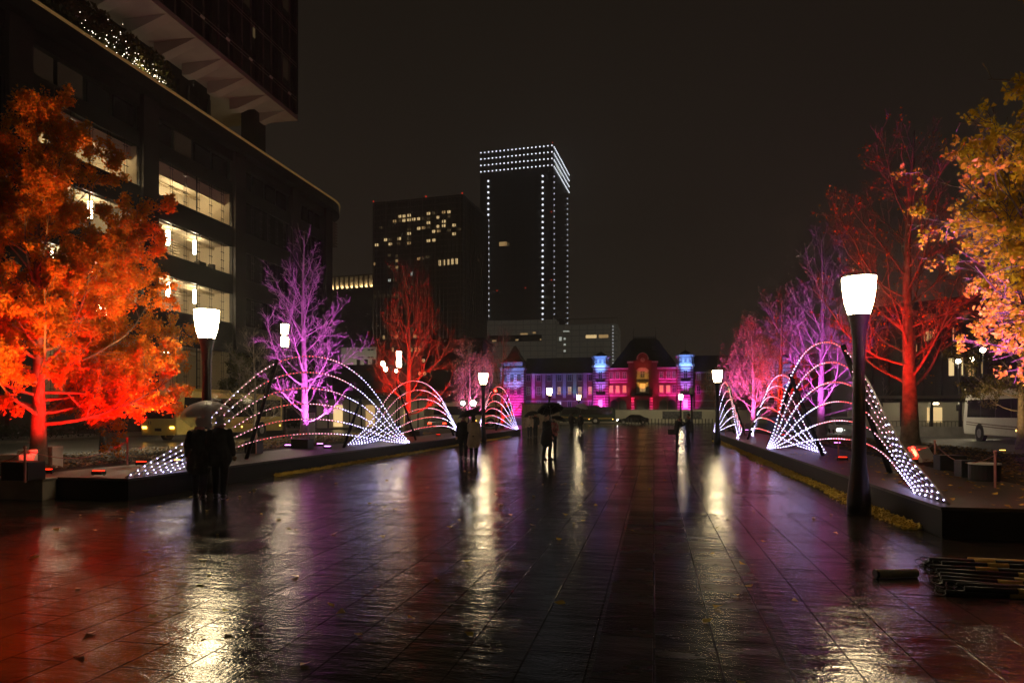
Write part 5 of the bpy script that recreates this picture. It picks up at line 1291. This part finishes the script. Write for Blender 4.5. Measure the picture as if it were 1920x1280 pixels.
# ================================================================== people
def capsules(segs, balls, vox, name, m_, parent):
    g = MB()
    for a, b, r1, r2 in segs:
        a, b = Vector(a), Vector(b); n = 7
        d = b-a
        if d.length < 1e-5: continue
        dn = d.normalized(); pts = [a-dn*r1*.7] + [a + d*k/(n-1) for k in range(n)] + [b+dn*r2*.7]
        rs = [r1*.6] + [r1+(r2-r1)*k/(n-1) for k in range(n)] + [r2*.6]
        g.tube(pts, rs, 10)
    for c, r in balls: g.ball(c, r, 14, 10)
    o = g.build(name+'_src', m_, None)
    md = o.modifiers.new('r', 'REMESH'); md.mode = 'VOXEL'; md.voxel_size = vox; md.use_smooth_shade = True
    ms = o.modifiers.new('s', 'SMOOTH'); ms.factor = .5; ms.iterations = 3 if vox > .01 else 1
    dg = bpy.context.evaluated_depsgraph_get(); me = bpy.data.meshes.new_from_object(o.evaluated_get(dg)); me.name = name
    bpy.data.objects.remove(o)
    q = bpy.data.objects.new(name, me); C.objects.link(q); q.parent = parent
    return q
def person(label, loc, face, H=1.68, coat='coat_black', legs='trousers', long=.45, stride=.0, armL=None, armR=None, hair='short', bend=0, bag=None, hood=False, skirt=False):
    # local: facing -y, x is the figure's left; face = heading rotation
    t = thing('person', label, 'person', loc, face, 'people walking and standing on the wet paving')
    k = H/1.70
    S = lambda x, y, z: Vector((x, y + (-bend*max(0, z-.95)), z))*k
    hipL, hipR = S(.09, 0, .90), S(-.09, 0, .90)
    kL, kR = S(.10, -.06-stride*.5, .50), S(-.10, -.02+stride*.25, .50)
    fL, fR = S(.10, 0-stride, .08), S(-.10, .02+stride, .085)
    shL, shR = S(.175, 0, 1.375), S(-.175, 0, 1.375)
    armL = armL or ((.24, .02, 1.13), (.25, -.06, .88)); armR = armR or ((-.24, .02, 1.13), (-.25, -.06, .88))
    eL, hL = S(*armL[0]), S(*armL[1]); eR, hR = S(*armR[0]), S(*armR[1])
    segs = [(hipL, kL, .085*k, .06*k), (kL, fL, .058*k, .038*k), (hipR, kR, .085*k, .06*k), (kR, fR, .058*k, .038*k),
            (fL, fL+Vector((0, -.13*k, -.045*k)), .034*k, .024*k), (fR, fR+Vector((0, -.13*k, -.045*k)), .034*k, .024*k),
            (S(0,0,.93), S(0,0,1.18), .13*k, .125*k), (S(0,0,1.18), S(0,0,1.36), .13*k, .12*k), (S(.08,0,1.38), shL, .075*k, .055*k), (S(-.08,0,1.38), shR, .075*k, .055*k),
            (shL, eL, .05*k, .038*k), (eL, hL, .038*k, .026*k), (shR, eR, .05*k, .038*k), (eR, hR, .038*k, .026*k), (S(0,.01,1.40), S(0,-.01,1.52), .055*k, .05*k)]
    hc = S(0, -.02, 1.585); balls = [(hc, (.073*k, .09*k, .108*k)), (hc+Vector((0,-.045*k,-.06*k)), (.05*k, .05*k, .05*k)), (hc+Vector((0,-.095*k,-.012*k)), (.013*k, .02*k, .022*k)),
        (hc+Vector((.075*k,.0,-.01*k)), (.012*k,.02*k,.03*k)), (hc+Vector((-.075*k,.0,-.01*k)), (.012*k,.02*k,.03*k)), (hc+Vector((0,-.085*k,-.05*k)), (.024*k,.012*k,.009*k))]
    for h_, e_, s in ((hL, eL, 1), (hR, eR, -1)):
        d = (h_-e_).normalized(); sd = d.cross(Vector((0, 1, 0)));  sd = sd.normalized() if sd.length > .2 else Vector((1, 0, 0)); nn = d.cross(sd).normalized()
        pl = h_+d*.085*k
        for q in (-.02, 0, .02): segs.append((h_+sd*q*.6*k, pl+sd*q*k, .015*k, .014*k))
        for fi, (q, ln) in enumerate(((-.030, .060), (-.010, .072), (.010, .068), (.029, .052))):
            b0 = pl+sd*q*k; m1 = b0+(d+nn*.3*1).normalized()*ln*.55*k; m2 = m1+(d+nn*1.1).normalized()*ln*.5*k
            segs.append((b0, m1, .0095*k, .009*k)); segs.append((m1, m2, .009*k, .0075*k))
        th = h_+d*.03*k-sd*.025*k; segs.append((th, th+(d*.6-sd*.7).normalized()*.035*k, .012*k, .011*k)); segs.append((th+(d*.6-sd*.7).normalized()*.035*k, th+(d*.6-sd*.7).normalized()*.035*k+(d+nn*.3).normalized()*.028*k, .0105*k, .009*k))
    capsules(segs, balls, .0085, 'body', 'skin', t)
    # eyes
    g = MB()
    for s in (-1, 1): g.ball(hc+Vector((s*.028*k, -.086*k, .012*k)), .009*k, 6, 4)
    g.build('eyes', 'hair', t)
    # hair
    if hair == 'long': capsules([(hc+Vector((0,.03*k,.02*k)), hc+Vector((0,.05*k,-.20*k)), .088*k, .07*k)], [(hc+Vector((0,.018*k,.022*k)), (.088*k,.098*k,.105*k))], .014, 'hair', 'hair', t)
    else: capsules([], [(hc+Vector((0,.018*k,.028*k)), (.083*k,.094*k,.098*k))], .014, 'hair', 'hair', t)
    # trousers, shoes
    lg = [(hipL, kL, .105*k, .082*k), (kL, fL+Vector((0,0,.03)), .08*k, .06*k), (hipR, kR, .105*k, .082*k), (kR, fR+Vector((0,0,.03)), .08*k, .06*k), (S(0,0,.90), S(0,0,.98), .15*k, .15*k)]
    capsules(lg, [], .016, 'trousers', legs, t)
    sh = []
    for f_ in (fL, fR): sh += [(f_+Vector((0,.02*k,-.03*k)), f_+Vector((0,-.15*k,-.043*k)), .055*k, .042*k)]
    capsules(sh, [], .012, 'shoes', 'leather', t)
    # coat with sleeves
    zt = .93-long
    ct = [(S(0,0,.98), S(0,0,1.34), .17*k, .165*k), (S(0,0,1.34), S(0,.0,1.44), .15*k, .075*k), (S(.06,0,1.355), S(.165,0,1.35), .095*k, .072*k), (S(-.06,0,1.355), S(-.165,0,1.35), .095*k, .072*k),
          (shL, eL, .070*k, .060*k), (eL, hL*.96+eL*.04, .064*k, .05*k), (shR, eR, .070*k, .060*k), (eR, hR*.96+eR*.04, .064*k, .05*k)]
    for x in (-.07, 0, .07): ct.append((S(x,0,1.0), S(x*1.35, (.02 if x else 0), zt+.08), .14*k, (.15 if long < .3 else .165)*k))
    if hood: ct.append((S(0,.05,1.46), S(0,.05,1.52), .09*k, .09*k))
    capsules(ct, [], .016, 'coat', coat, t)
    rp = random.Random(label)
    sc_m = ('coat_pink', 'coat_grey', 'coat_beige', 'maroon')[rp.randrange(4)]
    capsules([(S(-.05,-.03,1.455), S(.05,-.03,1.455), .062*k, .062*k), (S(.05,.04,1.45), S(-.05,.04,1.45), .06*k, .06*k)], [], .012, 'scarf', sc_m, t)
    if skirt: capsules([(S(0,0,.9), S(0,0,.52), .15*k, .21*k)], [], .018, 'skirt', 'trousers', t)
    return t
def hand_world(loc, face, k, p, bend=0):
    v = Vector((p[0], p[1]-bend*max(0, p[2]-.95), p[2]))*k
    return Matrix.Translation(loc) @ Matrix.Rotation(face, 4, 'Z') @ v
def umbrella(label, tip, grip, r, m_, clear=False, h=None):
    # tip: top of canopy, grip: hand point
    tip, grip = Vector(tip), Vector(grip); ax = (tip-grip).normalized(); t = thing('umbrella', label, 'umbrella', grip, group='open umbrellas held over people')
    q = Vector((0,0,1)).rotation_difference(ax); Ln = (tip-grip).length; h = h or r*.52
    t.rotation_mode = 'QUATERNION'; t.rotation_quaternion = q
    g = MB(); n = 32; prof = [(0.02, 0), (.25, -.05), (.5, -.2), (.75, -.48), (.92, -.78), (1, -1)]
    vs = []
    for f, z in prof:
        for j in range(n):
            a = 2*PI*j/n; sc_ = 1 - .055*abs(math.sin(a*4))*f
            vs.append((r*f*sc_*math.cos(a), r*f*sc_*math.sin(a), Ln + z*h + (.03*abs(math.sin(a*4))*f if f > .9 else 0)))
    fs = [(i*n+j, i*n+(j+1) % n, (i+1)*n+(j+1) % n, (i+1)*n+j) for i in range(5) for j in range(n)] + [tuple(range(n))[::-1]]
    g.add(vs, fs); g.build('canopy', m_, t, smooth=True)
    g = MB(); g.tube([(0,0,-.12),(0,0,Ln+.06)], .007, 8); sh = g.build('shaft', 'rim', t)
    for j in range(8):
        a = 2*PI*j/8; g = MB(); g.tube([(r*f*math.cos(a), r*f*math.sin(a), Ln+z*h-.012) for f, z in prof], .003, 4); g.tube([(0,0,Ln-h*.9), (r*.5*math.cos(a), r*.5*math.sin(a), Ln-.22*h-.01)], .0025, 4); g.build('rib', 'rim', t)
    g = MB(); g.tube([(0,0,-.12),(0,0,-.2),(.02,0,-.235),(.05,0,-.235),(.065,0,-.2)], .012, 8); g.build('handle', 'black', t, smooth=True)
    return t
HOLD = ((.20, -.12, 1.12), (.10, -.27, 1.22))
HOLDR = ((-.20, -.12, 1.12), (-.10, -.27, 1.22))
# couple under the clear umbrella
pA = w(374, 13.9); pB = w(412, 13.9)
fA = PI + R(70)
person('person in a black coat holding the clear umbrella near the yellow bus', pA, R(205), 1.66, 'coat_black', long=.38, stride=.12, armL=None, armR=HOLDR)
person('person in a black coat walking right of the clear umbrella holder', pB, R(200), 1.70, 'coat_black', long=.25, stride=.10)
gA = hand_world(pA, R(205), 1.66/1.7, (-.10, -.35, 1.27)); umbrella('clear vinyl umbrella with pale sheen over the two dark figures', (w(388, 13.9).x, w(388, 13.9).y, zz(757, 13.9)), gA, .52, 'vinyl', h=.29)
# couple before the floodlights
pA = w(869, 25.6); pB = w(888, 24.9)
person('dark clothed person walking left of the person in a beige coat', pA, R(10), 1.66, 'coat_black', long=.2, stride=.14)
person('person in a beige coat walking away below the floodlight glare', pB, R(188), 1.64, 'coat_beige', long=.42, stride=.12, hair='long', armL=HOLD)
gA = hand_world(pB, R(188), 1.64/1.7, (.10, -.35, 1.27)); umbrella('dark umbrella held low over the couple before the floodlights', gA + Vector((-.12, 0, .62)), gA, .48, 'umb_black')
# man with large black umbrella
pA = w(1025, 25.4); person('person in a long black coat standing under the big black umbrella', pA, R(62), 1.70, 'coat_black', long=.40, stride=.06, armR=HOLDR)
gA = hand_world(pA, R(62), 1.0, (-.10, -.35, 1.27)); u = w(1030, 25.4); umbrella('big black umbrella over the figure in the middle of the walk', (u.x, u.y, zz(756, 25.4)), gA, .52, 'umb_black', h=.28)
pB = w(1036, 27.5); person('person in a pink wrap half hidden behind the big black umbrella holder', pB, R(20), 1.60, 'coat_pink', long=.1, hair='long', armL=HOLD)
gA = hand_world(pB, R(20), 1.6/1.7, (.10, -.35, 1.27)); umbrella('small dark umbrella just behind the big black one', gA + Vector((.12, 0, .42)), gA, .36, 'umb_black')
# pair further left
pA = w(993, 47); pB = w(1004, 47.6)
person('person in a pale beige jacket in the pair before the brown panel wall', pA, R(5), 1.62, 'coat_beige', long=.15, stride=.08, hair='long')
person('dark figure in the pair before the brown panel wall', pB, R(-10), 1.72, 'coat_black', long=.15, stride=.08, armR=HOLDR)
gA = hand_world(pB, R(-10), 1.72/1.7, (-.10, -.35, 1.27)); umbrella('dim dark umbrella over the pair before the brown panel wall', gA + Vector((-.15, 0, .55)), gA, .62, 'umb_black')
# two by the fourth lamp
pA = w(1072, 60); pB = w(1088, 57)
person('dark figure with dark umbrella tilted to the left near the far lamp', pA, R(170), 1.66, 'coat_black', long=.2, stride=.12, armR=HOLDR)
gA = hand_world(pA, R(170), 1.66/1.7, (-.10, -.35, 1.27)); umbrella('dark tilted umbrella beside the pale umbrella', gA + Vector((-.35, 0, .35)), gA, .5, 'umb_black')
person('dark figure walking under the pale umbrella near the far lamp', pB, R(190), 1.66, 'coat_black', long=.2, stride=.16, armL=HOLD)
gA = hand_world(pB, R(190), 1.66/1.7, (.10, -.35, 1.27)); u = w(1092, 57); umbrella('pale lit umbrella near the far lamp', (u.x, u.y, zz(757, 57)), gA, .56, 'white_panel')
# talking couple on the right
pA = w(1269, 35.2); pB = w(1291, 35)
person('person in black leaning forward with a bag, left of the talking couple', pA, R(95), 1.60, 'coat_black', long=.28, bend=.22, hair='long', armR=((-.2, -.2, 1.15), (-.18, -.42, 1.2)))
person('man in a grey jacket facing the leaning person by the second lamp', pB, R(-78), 1.70, 'coat_grey', long=.12, stride=.06, armL=((.2, -.2, 1.18), (.16, -.42, 1.28)))
hb = pA + Vector((-.28, .05, .62)); t = thing('shoulder_bag', 'black bag hanging behind the leaning person of the talking couple', 'bag', hb)
g = MB(); g.box(-.17, .17, -.06, .06, -.02, .26); g.build('bag_body', 'leather', t, bevel=.03); g = MB(); g.tube([(-.14,0,.26),(-.02,.02,.55),(.16,.0,.72),(.18,0,.5),(.14,0,.26)], .01, 5); g.build('strap', 'leather', t)

HAZE = 0.0009
if HAZE:
    g = MB(); g.box(-905, 905, -65, 905, -1.5, 240); o = g.build('haze', bpy.data.materials.new('haze')); tag(o, 'thin rain haze hanging in the night air', kind='stuff')
    hm = o.data.materials[0]; hm.use_nodes = True; nn = hm.node_tree.nodes; nn.remove(nn['Principled BSDF'])
    v = nn.new('ShaderNodeVolumePrincipled'); v.inputs['Color'].default_value = (.95, .93, .9, 1); v.inputs['Density'].default_value = HAZE; v.inputs['Anisotropy'].default_value = .7
    hm.node_tree.links.new(v.outputs[0], nn['Material Output'].inputs['Volume'])
print('objects', len(bpy.data.objects), 'polys', sum(len(o.data.polygons) for o in bpy.data.objects if o.type == 'MESH'))
